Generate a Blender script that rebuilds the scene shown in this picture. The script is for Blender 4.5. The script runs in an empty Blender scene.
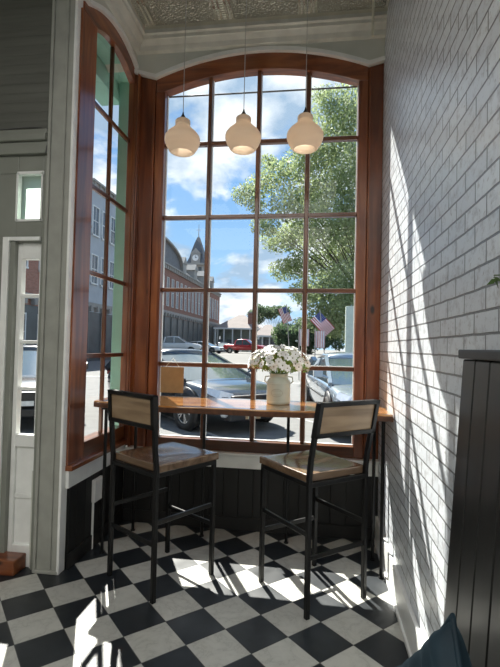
import bpy, bmesh, math, random
from mathutils import Vector, Matrix, noise
PI = math.pi
random.seed(7)
scene = bpy.context.scene
COL = scene.collection

# ------------------------------------------------------------------ camera
H = 1.48
YAW, PITCH, ROLL, FPX = 0.1407, 0.0280, 0.0228, 457.5
def cam_axes():
    cy, sy, cp, sp, cr, sr = math.cos(YAW), math.sin(YAW), math.cos(PITCH), math.sin(PITCH), math.cos(ROLL), math.sin(ROLL)
    r = Vector((cy, sy, 0)); fw = Vector((-sy*cp, cy*cp, sp)); up = r.cross(fw)
    return cr*r + sr*up, -sr*r + cr*up, fw
cr_, cu_, cf_ = cam_axes()
cd = bpy.data.cameras.new('camera')
cam = bpy.data.objects.new('camera', cd); COL.objects.link(cam)
m = Matrix((cr_, cu_, -cf_)).transposed().to_4x4(); m.translation = Vector((0, 0, H))
cam.matrix_world = m
cd.sensor_fit = 'VERTICAL'; cd.sensor_height = 36.0; cd.lens = 36.0*FPX/667.0
cd.clip_start = 0.02; cd.clip_end = 600
scene.camera = cam

# ------------------------------------------------------------------ world, sun, added fill lights, exposure
EXPOSURE = 0.38
SUN = 12.0
SKY = 1.45
FILL = 62.0
scene.view_settings.view_transform = 'Standard'
scene.view_settings.look = 'None'
scene.view_settings.exposure = EXPOSURE
scene.view_settings.gamma = 1.0
scene.view_settings.use_curve_mapping = False
scene.cycles.max_bounces = 10
scene.cycles.diffuse_bounces = 6
scene.cycles.transparent_max_bounces = 24
scene.cycles.caustics_reflective = False
scene.cycles.caustics_refractive = False
scene.cycles.sample_clamp_indirect = 6.0
scene.cycles.use_denoising = True

W = bpy.data.worlds.new('sky'); scene.world = W; W.use_nodes = True
def build_sky(w):
    nt = w.node_tree; N = nt.nodes; L = nt.links; N.clear()
    def n(t, **k):
        o = N.new(t)
        for a, b in k.items(): setattr(o, a, b)
        return o
    out = n('ShaderNodeOutputWorld'); bg = n('ShaderNodeBackground'); L.new(bg.outputs[0], out.inputs[0])
    tc = n('ShaderNodeTexCoord'); V = tc.outputs['Generated']
    sep = n('ShaderNodeSeparateXYZ'); L.new(V, sep.inputs[0])
    # flatten the direction on a cloud plane
    zc = n('ShaderNodeMath', operation='MAXIMUM'); L.new(sep.outputs[2], zc.inputs[0]); zc.inputs[1].default_value = 0.0
    za = n('ShaderNodeMath', operation='ADD'); L.new(zc.outputs[0], za.inputs[0]); za.inputs[1].default_value = 0.35
    dx = n('ShaderNodeMath', operation='DIVIDE'); L.new(sep.outputs[0], dx.inputs[0]); L.new(za.outputs[0], dx.inputs[1])
    dy = n('ShaderNodeMath', operation='DIVIDE'); L.new(sep.outputs[1], dy.inputs[0]); L.new(za.outputs[0], dy.inputs[1])
    cb = n('ShaderNodeCombineXYZ'); L.new(dx.outputs[0], cb.inputs[0]); L.new(dy.outputs[0], cb.inputs[1]); cb.inputs[2].default_value = 4.3
    n1 = n('ShaderNodeTexNoise'); n1.inputs['Scale'].default_value = 3.2; n1.inputs['Detail'].default_value = 9; n1.inputs['Roughness'].default_value = 0.56
    L.new(cb.outputs[0], n1.inputs['Vector'])
    n1.inputs['Distortion'].default_value = 0.3
    # an open blue patch low over the clock tower
    def lobe(d, width, amt):
        dv = Vector(d).normalized()
        dp = n('ShaderNodeVectorMath', operation='DOT_PRODUCT'); L.new(V, dp.inputs[0]); dp.inputs[1].default_value = dv
        mr = n('ShaderNodeMapRange'); mr.interpolation_type = 'SMOOTHSTEP'
        L.new(dp.outputs['Value'], mr.inputs[0]); mr.inputs[1].default_value = math.cos(width); mr.inputs[2].default_value = 1.0
        mr.inputs[3].default_value = 0; mr.inputs[4].default_value = amt
        return mr.outputs[0]
    acc = n1.outputs['Fac']
    for d, wd, amt in (((-0.20, 1, 0.24), 0.17, -0.16), ((-0.33, 1, 0.27), 0.11, -0.05), ((-0.08, 1, 0.62), 0.22, 0.16), ((-0.30, 1, 0.55), 0.16, 0.10),
                       ((-0.17, 1, 0.10), 0.12, 0.16), ((-0.05, 1, 0.22), 0.10, 0.12), ((-0.20, 1, 0.40), 0.14, 0.10), ((-0.13, 1, 0.20), 0.07, 0.16), ((-0.31, 1, 0.18), 0.06, 0.12), ((-0.55, 1, 0.30), 0.25, 0.02)):
        ad = n('ShaderNodeMath', operation='ADD'); L.new(acc, ad.inputs[0]); L.new(lobe(d, wd, amt), ad.inputs[1]); acc = ad.outputs[0]
    cov = n('ShaderNodeMapRange'); cov.interpolation_type = 'SMOOTHSTEP'; L.new(acc, cov.inputs[0])
    cov.inputs[1].default_value = 0.43; cov.inputs[2].default_value = 0.56
    # cloud body tone: bright rims, grey-blue bellies
    n2 = n('ShaderNodeTexNoise'); n2.inputs['Scale'].default_value = 4.5; n2.inputs['Detail'].default_value = 6
    mp = n('ShaderNodeVectorMath', operation='ADD'); L.new(cb.outputs[0], mp.inputs[0]); mp.inputs[1].default_value = (3.1, 7.7, 2.0); L.new(mp.outputs[0], n2.inputs['Vector'])
    cr = n('ShaderNodeValToRGB'); L.new(n2.outputs['Fac'], cr.inputs[0])
    e = cr.color_ramp.elements; e[0].position = 0.42; e[0].color = (0.24, 0.33, 0.44, 1); e[1].position = 0.58; e[1].color = (0.64, 0.67, 0.69, 1)
    blue = n('ShaderNodeValToRGB'); L.new(sep.outputs[2], blue.inputs[0])
    e = blue.color_ramp.elements; e[0].position = 0.0; e[0].color = (0.29, 0.46, 0.62, 1); e[1].position = 0.5; e[1].color = (0.075, 0.21, 0.47, 1)
    mx = n('ShaderNodeMix', data_type='RGBA'); L.new(cov.outputs[0], mx.inputs[0]); L.new(blue.outputs[0], mx.inputs[6]); L.new(cr.outputs[0], mx.inputs[7])
    L.new(mx.outputs[2], bg.inputs[0]); bg.inputs[1].default_value = SKY
build_sky(W)

sd = bpy.data.lights.new('sun', 'SUN'); sd.energy = SUN; sd.angle = math.radians(0.6); sd.color = (1.0, 0.96, 0.88)
sun = bpy.data.objects.new('sun', sd); COL.objects.link(sun)
SUN_DIR = Vector((0.51, -1.0, -1.19)).normalized()
sun.rotation_euler = SUN_DIR.to_track_quat('-Z', 'Y').to_euler(); sun.location = (-5, 10, 12)

def area(name, loc, rot, sx, sy, energy, color=(1, 1, 1)):
    d = bpy.data.lights.new(name, 'AREA'); d.shape = 'RECTANGLE'; d.size = sx; d.size_y = sy; d.energy = energy; d.color = color
    o = bpy.data.objects.new(name, d); COL.objects.link(o); o.location = loc; o.rotation_euler = rot
    return o
# unseen area lights added behind the camera to lift the interior
area('room_fill', (-1.3, -0.6, 4.05), (0, 0, 0), 3.2, 2.2, FILL, (1.0, 0.97, 0.92))
area('room_fill', (-1.3, -3.3, 4.05), (0, 0, 0), 3.2, 2.2, FILL, (1.0, 0.97, 0.92))

# ------------------------------------------------------------------ materials
MATS = {}
def new_mat(name):
    m = bpy.data.materials.new(name); m.use_nodes = True
    return m, m.node_tree, m.node_tree.nodes['Principled BSDF']
def nd(nt, t, **k):
    o = nt.nodes.new(t)
    for a, b in k.items(): setattr(o, a, b)
    return o
def coords(nt, scale=(1, 1, 1), space='Object', loc=(0, 0, 0)):
    tc = nd(nt, 'ShaderNodeTexCoord'); mp = nd(nt, 'ShaderNodeMapping')
    nt.links.new(tc.outputs[space], mp.inputs[0]); mp.inputs['Scale'].default_value = scale; mp.inputs['Location'].default_value = loc
    return mp.outputs[0]
def ramp(nt, fac, stops):
    r = nd(nt, 'ShaderNodeValToRGB'); nt.links.new(fac, r.inputs[0])
    el = r.color_ramp.elements
    while len(el) < len(stops): el.new(0.5)
    for e, (p, c) in zip(el, stops): e.position = p; e.color = (c[0], c[1], c[2], 1)
    return r.outputs[0]
def bump(nt, b, h, strength=0.3, dist=0.01):
    bp = nd(nt, 'ShaderNodeBump'); bp.inputs['Strength'].default_value = strength; bp.inputs['Distance'].default_value = dist
    nt.links.new(h, bp.inputs['Height']); nt.links.new(bp.outputs[0], b.inputs['Normal'])
def mixc(nt, fac, a, b, mode='MIX'):
    mx = nd(nt, 'ShaderNodeMix', data_type='RGBA', blend_type=mode)
    for s, v in ((0, fac), (6, a), (7, b)):
        if hasattr(v, 'is_output') or hasattr(v, 'links'): nt.links.new(v, mx.inputs[s])
        else: mx.inputs[s].default_value = v if s == 0 else (v[0], v[1], v[2], 1)
    return mx.outputs[2]
def mth(nt, op, a, b=None, c=None):
    o = nd(nt, 'ShaderNodeMath', operation=op)
    for i, v in enumerate((a, b, c)):
        if v is None: continue
        if hasattr(v, 'links'): nt.links.new(v, o.inputs[i])
        else: o.inputs[i].default_value = v
    return o.outputs[0]

def plain(name, col, rough=0.5, metal=0.0, var=0.12, scale=12, bmp=0.0, coat=0.0):
    if name in MATS: return MATS[name]
    m, nt, b = new_mat(name)
    v = coords(nt)
    nz = nd(nt, 'ShaderNodeTexNoise'); nz.inputs['Scale'].default_value = scale; nz.inputs['Detail'].default_value = 5
    nt.links.new(v, nz.inputs['Vector'])
    lo = [max(0, c*(1-var)) for c in col]; hi = [min(1, c*(1+var)) for c in col]
    nt.links.new(ramp(nt, nz.outputs['Fac'], [(0.3, lo), (0.7, hi)]), b.inputs['Base Color'])
    b.inputs['Roughness'].default_value = rough; b.inputs['Metallic'].default_value = metal
    b.inputs['Coat Weight'].default_value = coat; b.inputs['Coat Roughness'].default_value = 0.08
    if bmp: bump(nt, b, nz.outputs['Fac'], bmp, 0.004)
    MATS[name] = m
    return m

def wood(name, dark, mid, light, axis=2, scale=1.0, rough=0.28, knots=True, coat=0.3):
    if name in MATS: return MATS[name]
    m, nt, b = new_mat(name)
    s = [9*scale]*3; s[axis] = 0.7*scale
    v = coords(nt, tuple(s))
    nz = nd(nt, 'ShaderNodeTexNoise'); nz.inputs['Scale'].default_value = 1.6; nz.inputs['Detail'].default_value = 7; nz.inputs['Distortion'].default_value = 0.8
    nt.links.new(v, nz.inputs['Vector'])
    base = ramp(nt, nz.outputs['Fac'], [(0.30, dark), (0.52, mid), (0.72, light)])
    big = nd(nt, 'ShaderNodeTexNoise'); big.inputs['Scale'].default_value = 2.2; nt.links.new(coords(nt), big.inputs['Vector'])
    base = mixc(nt, ramp(nt, big.outputs['Fac'], [(0.35, (0, 0, 0)), (0.7, (0.55, 0.55, 0.55))]), base, dark)
    if knots:
        s2 = [5.2]*3; s2[axis] = 2.3
        vo = nd(nt, 'ShaderNodeTexVoronoi'); vo.inputs['Scale'].default_value = 1.0; nt.links.new(coords(nt, tuple(s2), loc=(0.3, 0.2, 0.1)), vo.inputs['Vector'])
        k = ramp(nt, vo.outputs['Distance'], [(0.05, (1, 1, 1)), (0.11, (0, 0, 0))])
        base = mixc(nt, k, base, [c*0.25 for c in dark])
    nt.links.new(base, b.inputs['Base Color'])
    b.inputs['Roughness'].default_value = rough; b.inputs['Coat Weight'].default_value = coat; b.inputs['Coat Roughness'].default_value = 0.12
    bump(nt, b, nz.outputs['Fac'], 0.08, 0.003)
    MATS[name] = m
    return m

RW = ((0.08, 0.019, 0.007), (0.225, 0.063, 0.021), (0.38, 0.135, 0.042))
wood_v = wood('stained_wood_upright', *RW, axis=2)
wood_h = wood('stained_wood_level', *RW, axis=0)
wood_y = wood('stained_wood_deep', *RW, axis=1)
OW = ((0.055, 0.017, 0.007), (0.14, 0.046, 0.015), (0.23, 0.085, 0.028))
woodo_v = wood('orange_wood_upright', *OW, axis=2, knots=False)
woodo_h = wood('orange_wood_level', *OW, axis=0, knots=False)
woodo_y = wood('orange_wood_deep', *OW, axis=1, knots=False)
table_wood = wood('slab_wood', (0.26, 0.09, 0.025), (0.55, 0.25, 0.07), (0.74, 0.44, 0.17), axis=0, scale=0.8, rough=0.12, coat=1.0)
bark = plain('bark_edge', (0.09, 0.035, 0.015), 0.6, var=0.4, scale=30, bmp=0.5)
seat_wood = wood('seat_wood', (0.09, 0.052, 0.030), (0.18, 0.115, 0.068), (0.26, 0.175, 0.11), axis=0, rough=0.24, knots=False, coat=0.45)
back_wood = wood('pale_back_wood', (0.20, 0.13, 0.075), (0.36, 0.25, 0.15), (0.46, 0.34, 0.22), axis=0, rough=0.4, knots=False, coat=0.1)
back_wood_dark = wood('dark_back_wood', (0.03, 0.018, 0.012), (0.06, 0.036, 0.022), (0.09, 0.055, 0.034), axis=0, rough=0.4, knots=False, coat=0.2)
black_metal = plain('black_metal', (0.006, 0.006, 0.0065), 0.38, 0.3, 0.2)
black_paint = plain('black_paint', (0.006, 0.006, 0.006), 0.55, 0, 0.25, 6)
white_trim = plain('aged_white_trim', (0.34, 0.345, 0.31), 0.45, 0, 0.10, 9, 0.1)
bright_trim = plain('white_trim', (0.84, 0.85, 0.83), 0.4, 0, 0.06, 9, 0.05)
plaster = plain('plaster', (0.62, 0.63, 0.57), 0.6, 0, 0.08, 3, 0.1)
crown_m = plain('crown_paint', (0.62, 0.62, 0.56), 0.45, 0, 0.10, 9, 0.1)
door_paint = plain('door_paint', (0.23, 0.24, 0.21), 0.4, 0, 0.08, 5, 0.05)
teal = plain('teal_paint', (0.30, 0.55, 0.47), 0.5, 0, 0.08, 5)
cord_m = plain('grey_cord', (0.10, 0.10, 0.10), 0.5); pendant_cord = plain('silver_cord', (0.42, 0.42, 0.40), 0.4)
white_plastic = plain('white_plastic', (0.75, 0.75, 0.72), 0.35)
kraft = plain('kraft_board', (0.36, 0.22, 0.10), 0.8, 0, 0.10, 20)
twine = plain('twine', (0.62, 0.55, 0.40), 0.9)
sticker = plain('sticker', (0.72, 0.76, 0.68), 0.5)

def clapboard():
    m, nt, b = new_mat('painted_boards')
    tc = nd(nt, 'ShaderNodeTexCoord'); sp = nd(nt, 'ShaderNodeSeparateXYZ'); nt.links.new(tc.outputs['Object'], sp.inputs[0])
    f = mth(nt, 'FRACT', mth(nt, 'DIVIDE', sp.outputs[2], 0.0655))
    g = ramp(nt, f, [(0.0, (0, 0, 0)), (0.06, (1, 1, 1)), (0.92, (1, 1, 1)), (1.0, (0, 0, 0))])
    nz = nd(nt, 'ShaderNodeTexNoise'); nz.inputs['Scale'].default_value = 1; nz.inputs['Detail'].default_value = 6
    nt.links.new(coords(nt, (2, 2, 30)), nz.inputs['Vector'])
    c = ramp(nt, nz.outputs['Fac'], [(0.3, (0.09, 0.093, 0.08)), (0.7, (0.12, 0.123, 0.108))])
    nt.links.new(mixc(nt, 1.0, c, ramp(nt, f, [(0.0, (0.82, 0.82, 0.82)), (0.07, (1, 1, 1))]), 'MULTIPLY'), b.inputs['Base Color'])
    b.inputs['Roughness'].default_value = 0.45
    bump(nt, b, g, 0.35, 0.004)
    return m
clap = clapboard()

def tile_floor():
    m, nt, b = new_mat('checker_tiles')
    tc = nd(nt, 'ShaderNodeTexCoord'); sp = nd(nt, 'ShaderNodeSeparateXYZ'); nt.links.new(tc.outputs['Object'], sp.inputs[0])
    th, s, ax, ay = 0.8081, 0.23113, -1.2466, 2.5782
    c, sn = math.cos(th), math.sin(th)
    X = mth(nt, 'SUBTRACT', sp.outputs[0], ax); Y = mth(nt, 'SUBTRACT', sp.outputs[1], ay)
    I = mth(nt, 'DIVIDE', mth(nt, 'SUBTRACT', mth(nt, 'MULTIPLY', X, c), mth(nt, 'MULTIPLY', Y, sn)), s)
    J = mth(nt, 'DIVIDE', mth(nt, 'ADD', mth(nt, 'MULTIPLY', X, sn), mth(nt, 'MULTIPLY', Y, c)), s)
    fi, fj = mth(nt, 'FLOOR', I), mth(nt, 'FLOOR', J)
    par = mth(nt, 'FLOORED_MODULO', mth(nt, 'ADD', fi, fj), 2.0)      # 0 = pale tile
    cb = nd(nt, 'ShaderNodeCombineXYZ'); nt.links.new(fi, cb.inputs[0]); nt.links.new(fj, cb.inputs[1])
    wn = nd(nt, 'ShaderNodeTexWhiteNoise', noise_dimensions='3D'); nt.links.new(cb.outputs[0], wn.inputs['Vector'])
    off = nd(nt, 'ShaderNodeVectorMath', operation='MULTIPLY_ADD'); nt.links.new(wn.outputs['Color'], off.inputs[0]); off.inputs[1].default_value = (9, 9, 9)
    nt.links.new(tc.outputs['Object'], off.inputs[2])
    vein = nd(nt, 'ShaderNodeTexNoise'); vein.inputs['Scale'].default_value = 7; vein.inputs['Detail'].default_value = 9; vein.inputs['Roughness'].default_value = 0.62; vein.inputs['Distortion'].default_value = 0.5
    nt.links.new(off.outputs[0], vein.inputs['Vector'])
    vl = mth(nt, 'ABSOLUTE', mth(nt, 'SUBTRACT', vein.outputs['Fac'], 0.5))
    pale = ramp(nt, vl, [(0.0, (0.40, 0.40, 0.365)), (0.012, (0.49, 0.49, 0.45)), (0.12, (0.545, 0.545, 0.50))])
    dark = ramp(nt, vein.outputs['Fac'], [(0.3, (0.011, 0.014, 0.017)), (0.7, (0.024, 0.029, 0.034))])
    tint = ramp(nt, wn.outputs['Value'], [(0, (0.86, 0.86, 0.86)), (1, (1.05, 1.05, 1.05))])
    col = mixc(nt, 1.0, mixc(nt, par, pale, dark), tint, 'MULTIPLY')
    def edge(q):
        f = mth(nt, 'FRACT', q); return mth(nt, 'MINIMUM', f, mth(nt, 'SUBTRACT', 1.0, f))
    e = mth(nt, 'MINIMUM', edge(I), edge(J))
    g = ramp(nt, e, [(0.004, (1, 1, 1)), (0.012, (0, 0, 0))])
    col = mixc(nt, g, col, (0.07, 0.07, 0.065))
    nt.links.new(col, b.inputs['Base Color'])
    dust = nd(nt, 'ShaderNodeTexNoise'); dust.inputs['Scale'].default_value = 5; nt.links.new(tc.outputs['Object'], dust.inputs['Vector'])
    nt.links.new(mth(nt, 'MULTIPLY_ADD', dust.outputs['Fac'], 0.3, 0.22), b.inputs['Roughness'])
    bump(nt, b, ramp(nt, e, [(0.003, (0, 0, 0)), (0.015, (1, 1, 1))]), 0.3, 0.002)
    return m

def brick_mat(name, plane='yz', bw=0.2005, bh=0.0713, off=(0, 0), face=((0.68, 0.72, 0.77), (0.78, 0.82, 0.86)), mortar=(0.19, 0.20, 0.21), msz=0.0048, stain=True, bstr=0.9):  # default mortar tone darkened further to hold the shadow in the joints
    m, nt, b = new_mat(name)
    tc = nd(nt, 'ShaderNodeTexCoord'); sp = nd(nt, 'ShaderNodeSeparateXYZ'); nt.links.new(tc.outputs['Object'], sp.inputs[0])
    cb = nd(nt, 'ShaderNodeCombineXYZ')
    nt.links.new(mth(nt, 'ADD', sp.outputs['XYZ'.index(plane[0].upper())], off[0]), cb.inputs[0]); nt.links.new(mth(nt, 'ADD', sp.outputs[2], off[1]), cb.inputs[1])
    wob = nd(nt, 'ShaderNodeTexNoise'); wob.inputs['Scale'].default_value = 9; wob.inputs['Detail'].default_value = 3; nt.links.new(cb.outputs[0], wob.inputs['Vector'])
    wv = nd(nt, 'ShaderNodeVectorMath', operation='MULTIPLY_ADD'); nt.links.new(wob.outputs['Color'], wv.inputs[0]); wv.inputs[1].default_value = (bh*0.09,)*3; nt.links.new(cb.outputs[0], wv.inputs[2])
    br = nd(nt, 'ShaderNodeTexBrick'); nt.links.new(wv.outputs[0], br.inputs['Vector'])
    br.inputs['Scale'].default_value = 1; br.inputs['Brick Width'].default_value = bw; br.inputs['Row Height'].default_value = bh
    br.inputs['Mortar Size'].default_value = msz; br.inputs['Mortar Smooth'].default_value = 0.35; br.inputs['Bias'].default_value = 0
    br.inputs['Color1'].default_value = (*face[0], 1); br.inputs['Color2'].default_value = (*face[1], 1); br.inputs['Mortar'].default_value = (*mortar, 1)
    col = br.outputs['Color']
    fine = nd(nt, 'ShaderNodeTexNoise'); fine.inputs['Scale'].default_value = 38; fine.inputs['Detail'].default_value = 6; nt.links.new(cb.outputs[0], fine.inputs['Vector'])
    if stain:
        st = nd(nt, 'ShaderNodeTexNoise'); st.inputs['Scale'].default_value = 17; st.inputs['Detail'].default_value = 7; st.inputs['Roughness'].default_value = 0.7; nt.links.new(cb.outputs[0], st.inputs['Vector'])
        col = mixc(nt, ramp(nt, st.outputs['Fac'], [(0.50, (0, 0, 0)), (0.72, (0.75, 0.75, 0.75))]), col, (0.28, 0.26, 0.265))
        col = mixc(nt, ramp(nt, fine.outputs['Fac'], [(0.62, (0, 0, 0)), (0.70, (0.55, 0.55, 0.55))]), col, (0.26, 0.22, 0.21))
    nt.links.new(col, b.inputs['Base Color'])
    b.inputs['Roughness'].default_value = 0.30 if stain else 0.85
    h = mth(nt, 'ADD', mth(nt, 'SUBTRACT', 1.0, br.outputs['Fac']), mth(nt, 'MULTIPLY', fine.outputs['Fac'], 0.35))
    bump(nt, b, h, bstr, 0.006)
    return m

def tin_mat():
    m, nt, b = new_mat('pressed_tin')
    tc = nd(nt, 'ShaderNodeTexCoord')
    sp = nd(nt, 'ShaderNodeSeparateXYZ'); nt.links.new(tc.outputs['Object'], sp.inputs[0])
    vo = nd(nt, 'ShaderNodeTexVoronoi', feature='SMOOTH_F1'); vo.inputs['Scale'].default_value = 66; nt.links.new(tc.outputs['Object'], vo.inputs['Vector'])
    fx = mth(nt, 'FRACT', mth(nt, 'DIVIDE', mth(nt, 'ADD', sp.outputs[0], 0.1), 0.66))
    fr = mth(nt, 'ABSOLUTE', mth(nt, 'SUBTRACT', fx, 0.5))          # 0.5 at the rib
    fld = ramp(nt, fr, [(0.36, (1, 1, 1)), (0.39, (0, 0, 0))])
    ye = ramp(nt, mth(nt, 'SUBTRACT', 3.56, sp.outputs[1]), [(0.02, (0, 0, 0)), (0.07, (1, 1, 1))])
    h = mth(nt, 'MULTIPLY', mth(nt, 'MULTIPLY', vo.outputs['Distance'], fld), ye)
    bead = mth(nt, 'MULTIPLY_ADD', mth(nt, 'SINE', mth(nt, 'MULTIPLY', sp.outputs[1], 260.0)), 0.3, 0.3)
    rows_ = ramp(nt, fr, [(0.418, (0, 0, 0)), (0.424, (1, 1, 1)), (0.440, (1, 1, 1)), (0.446, (0, 0, 0)), (0.470, (0, 0, 0)), (0.476, (1, 1, 1))])
    h = mth(nt, 'ADD', h, mth(nt, 'MULTIPLY', mth(nt, 'MULTIPLY', bead, rows_), ye))
    warp = nd(nt, 'ShaderNodeTexNoise'); warp.inputs['Scale'].default_value = 9; nt.links.new(tc.outputs['Object'], warp.inputs['Vector'])
    h = mth(nt, 'ADD', h, mth(nt, 'MULTIPLY', warp.outputs['Fac'], 0.12))
    b.inputs['Base Color'].default_value = (0.95, 0.90, 0.78, 1)
    b.inputs['Metallic'].default_value = 1.0; b.inputs['Roughness'].default_value = 0.22
    bump(nt, b, h, 1.0, 0.08)
    return m

def glass_mat(name, tint=(1, 1, 1), refl=0.06, rough=0.0):
    m = bpy.data.materials.new(name); m.use_nodes = True; nt = m.node_tree; nt.nodes.clear()
    out = nd(nt, 'ShaderNodeOutputMaterial'); tr = nd(nt, 'ShaderNodeBsdfTransparent'); tr.inputs[0].default_value = (*tint, 1)
    gl = nd(nt, 'ShaderNodeBsdfGlossy'); gl.inputs['Roughness'].default_value = rough
    lw = nd(nt, 'ShaderNodeLayerWeight'); lw.inputs[0].default_value = 0.5
    mx = nd(nt, 'ShaderNodeMixShader'); nt.links.new(mth(nt, 'MULTIPLY_ADD', mth(nt, 'POWER', lw.outputs['Facing'], 4.0), 0.6, refl), mx.inputs[0])
    nt.links.new(tr.outputs[0], mx.inputs[1]); nt.links.new(gl.outputs[0], mx.inputs[2]); nt.links.new(mx.outputs[0], out.inputs[0])
    return m
pane_glass = glass_mat('window_glass', (0.97, 0.985, 0.98), 0.018)
def frosted():
    m = bpy.data.materials.new('pale_green_glass'); m.use_nodes = True; nt = m.node_tree; nt.nodes.clear()
    out = nd(nt, 'ShaderNodeOutputMaterial'); a = nd(nt, 'ShaderNodeBsdfTranslucent'); a.inputs[0].default_value = (0.62, 0.80, 0.70, 1)
    c = nd(nt, 'ShaderNodeBsdfTransparent'); c.inputs[0].default_value = (0.65, 0.82, 0.74, 1)
    mx = nd(nt, 'ShaderNodeMixShader'); mx.inputs[0].default_value = 0.06
    nt.links.new(a.outputs[0], mx.inputs[1]); nt.links.new(c.outputs[0], mx.inputs[2]); nt.links.new(mx.outputs[0], out.inputs[0])
    return m
green_glass = frosted()

# ------------------------------------------------------------------ mesh helpers
class MB:
    def __init__(s): s.v = []; s.f = []; s.sm = []; s.mi = []
    def add(s, vs, fs, smooth=False, mi=0):
        o = len(s.v); s.v += [tuple(p) for p in vs]
        for f in fs: s.f.append(tuple(o+i for i in f)); s.sm.append(smooth); s.mi.append(mi)
        return s
    def box(s, x0, x1, y0, y1, z0, z1, mi=0):
        vs = [(x, y, z) for z in (z0, z1) for y in (y0, y1) for x in (x0, x1)]
        return s.add(vs, [(0, 2, 3, 1), (4, 5, 7, 6), (0, 1, 5, 4), (2, 6, 7, 3), (0, 4, 6, 2), (1, 3, 7, 5)], False, mi)
    def bar(s, a, b, w, h=None, up=(0, 0, 1), mi=0):
        a, b = Vector(a), Vector(b); h = h or w; d = (b-a).normalized(); u = Vector(up)
        if abs(d.dot(u)) > 0.98: u = Vector((0, 1, 0))
        r = d.cross(u).normalized(); u = r.cross(d)
        vs = [p + r*sx*w/2 + u*sz*h/2 for p in (a, b) for sx, sz in ((-1, -1), (1, -1), (1, 1), (-1, 1))]
        return s.add(vs, [(3, 2, 1, 0), (4, 5, 6, 7), (0, 1, 5, 4), (1, 2, 6, 5), (2, 3, 7, 6), (3, 0, 4, 7)], False, mi)
    def tube(s, pts, r, n=10, mi=0, cap=True):
        pts = [Vector(p) for p in pts]; R = r if isinstance(r, (list, tuple)) else [r]*len(pts)
        vs = []; prev = None
        for i, p in enumerate(pts):
            d = (pts[min(i+1, len(pts)-1)] - pts[max(i-1, 0)]).normalized()
            if prev is None:
                u = Vector((0, 0, 1)) if abs(d.z) < 0.9 else Vector((1, 0, 0)); a = d.cross(u).normalized()
            else: a = (prev - d*prev.dot(d)).normalized()
            prev = a; b2 = d.cross(a)
            vs += [p + (a*math.cos(2*PI*k/n) + b2*math.sin(2*PI*k/n))*R[i] for k in range(n)]
        fs = [(i*n+k, i*n+(k+1) % n, (i+1)*n+(k+1) % n, (i+1)*n+k) for i in range(len(pts)-1) for k in range(n)]
        s.add(vs, fs, True, mi)
        if cap:
            s.add(vs[:n], [tuple(range(n-1, -1, -1))], False, mi); s.add(vs[-n:], [tuple(range(n))], False, mi)
        return s
    def lathe(s, prof, c=(0, 0, 0), n=32, mi=0, squash=None):
        vs = []
        for r, z in prof:
            for k in range(n):
                a = 2*PI*k/n; vs.append((c[0]+r*math.cos(a), c[1]+r*math.sin(a), c[2]+z))
        fs = [(i*n+k, i*n+(k+1) % n, (i+1)*n+(k+1) % n, (i+1)*n+k) for i in range(len(prof)-1) for k in range(n)]
        return s.add(vs, fs, True, mi)
    def prism(s, poly, axis, a, b, mi=0):
        """poly: 2D outline in the plane across axis; axis 0: (y,z), 1: (x,z), 2: (x,y)"""
        def P(q, t): return (t, q[0], q[1]) if axis == 0 else (q[0], t, q[1]) if axis == 1 else (q[0], q[1], t)
        n = len(poly)
        s.add([P(q, a) for q in poly] + [P(q, b) for q in poly],
              [tuple(range(n)), tuple(range(2*n-1, n-1, -1))] + [(i, (i+1) % n, n+(i+1) % n, n+i) for i in range(n)], False, mi)
        return s
    def strip(s, c1, c2, axis, a, b, mi=0):
        """solid between two curves with the same number of points, extruded along axis"""
        def P(q, t): return (t, q[0], q[1]) if axis == 0 else (q[0], t, q[1]) if axis == 1 else (q[0], q[1], t)
        n = len(c1)
        vs = [P(q, a) for q in c1] + [P(q, a) for q in c2] + [P(q, b) for q in c1] + [P(q, b) for q in c2]
        fs = []
        for i in range(n-1):
            fs += [(i, i+1, n+i+1, n+i), (2*n+i, 3*n+i, 3*n+i+1, 2*n+i+1), (i, 2*n+i, 2*n+i+1, i+1), (n+i, n+i+1, 3*n+i+1, 3*n+i)]
        fs += [(0, n, 3*n, 2*n), (n-1, 3*n-1, 4*n-1, 2*n-1)]
        return s.add(vs, fs, False, mi)
    def build(s, name, mat, parent=None, bevel=0.0, seg=2):
        me = bpy.data.meshes.new(name); me.from_pydata(s.v, [], s.f); me.update()
        bm = bmesh.new(); bm.from_mesh(me); bmesh.ops.recalc_face_normals(bm, faces=bm.faces[:]) if len(s.f) < 20000 else None
        bm.to_mesh(me); bm.free()
        me.polygons.foreach_set('use_smooth', s.sm); me.polygons.foreach_set('material_index', s.mi)
        for mt in (mat if isinstance(mat, (list, tuple)) else [mat]): me.materials.append(mt)
        o = bpy.data.objects.new(name, me); COL.objects.link(o)
        if parent is not None: o.parent = parent
        if bevel:
            md = o.modifiers.new('bevel', 'BEVEL'); md.width = bevel; md.segments = seg; md.limit_method = 'ANGLE'; md.angle_limit = math.radians(40)
        return o
def empty(name, loc=(0, 0, 0), rz=0.0):
    o = bpy.data.objects.new(name, None); COL.objects.link(o); o.location = loc; o.rotation_euler = (0, 0, rz); o.empty_display_size = 0.1
    return o
def tag(o, label, cat, group=None, kind=None):
    o['label'] = label; o['category'] = cat
    if group: o['group'] = group
    if kind: o['kind'] = kind
    return o
def struct(o): o['kind'] = 'structure'; return o

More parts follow.
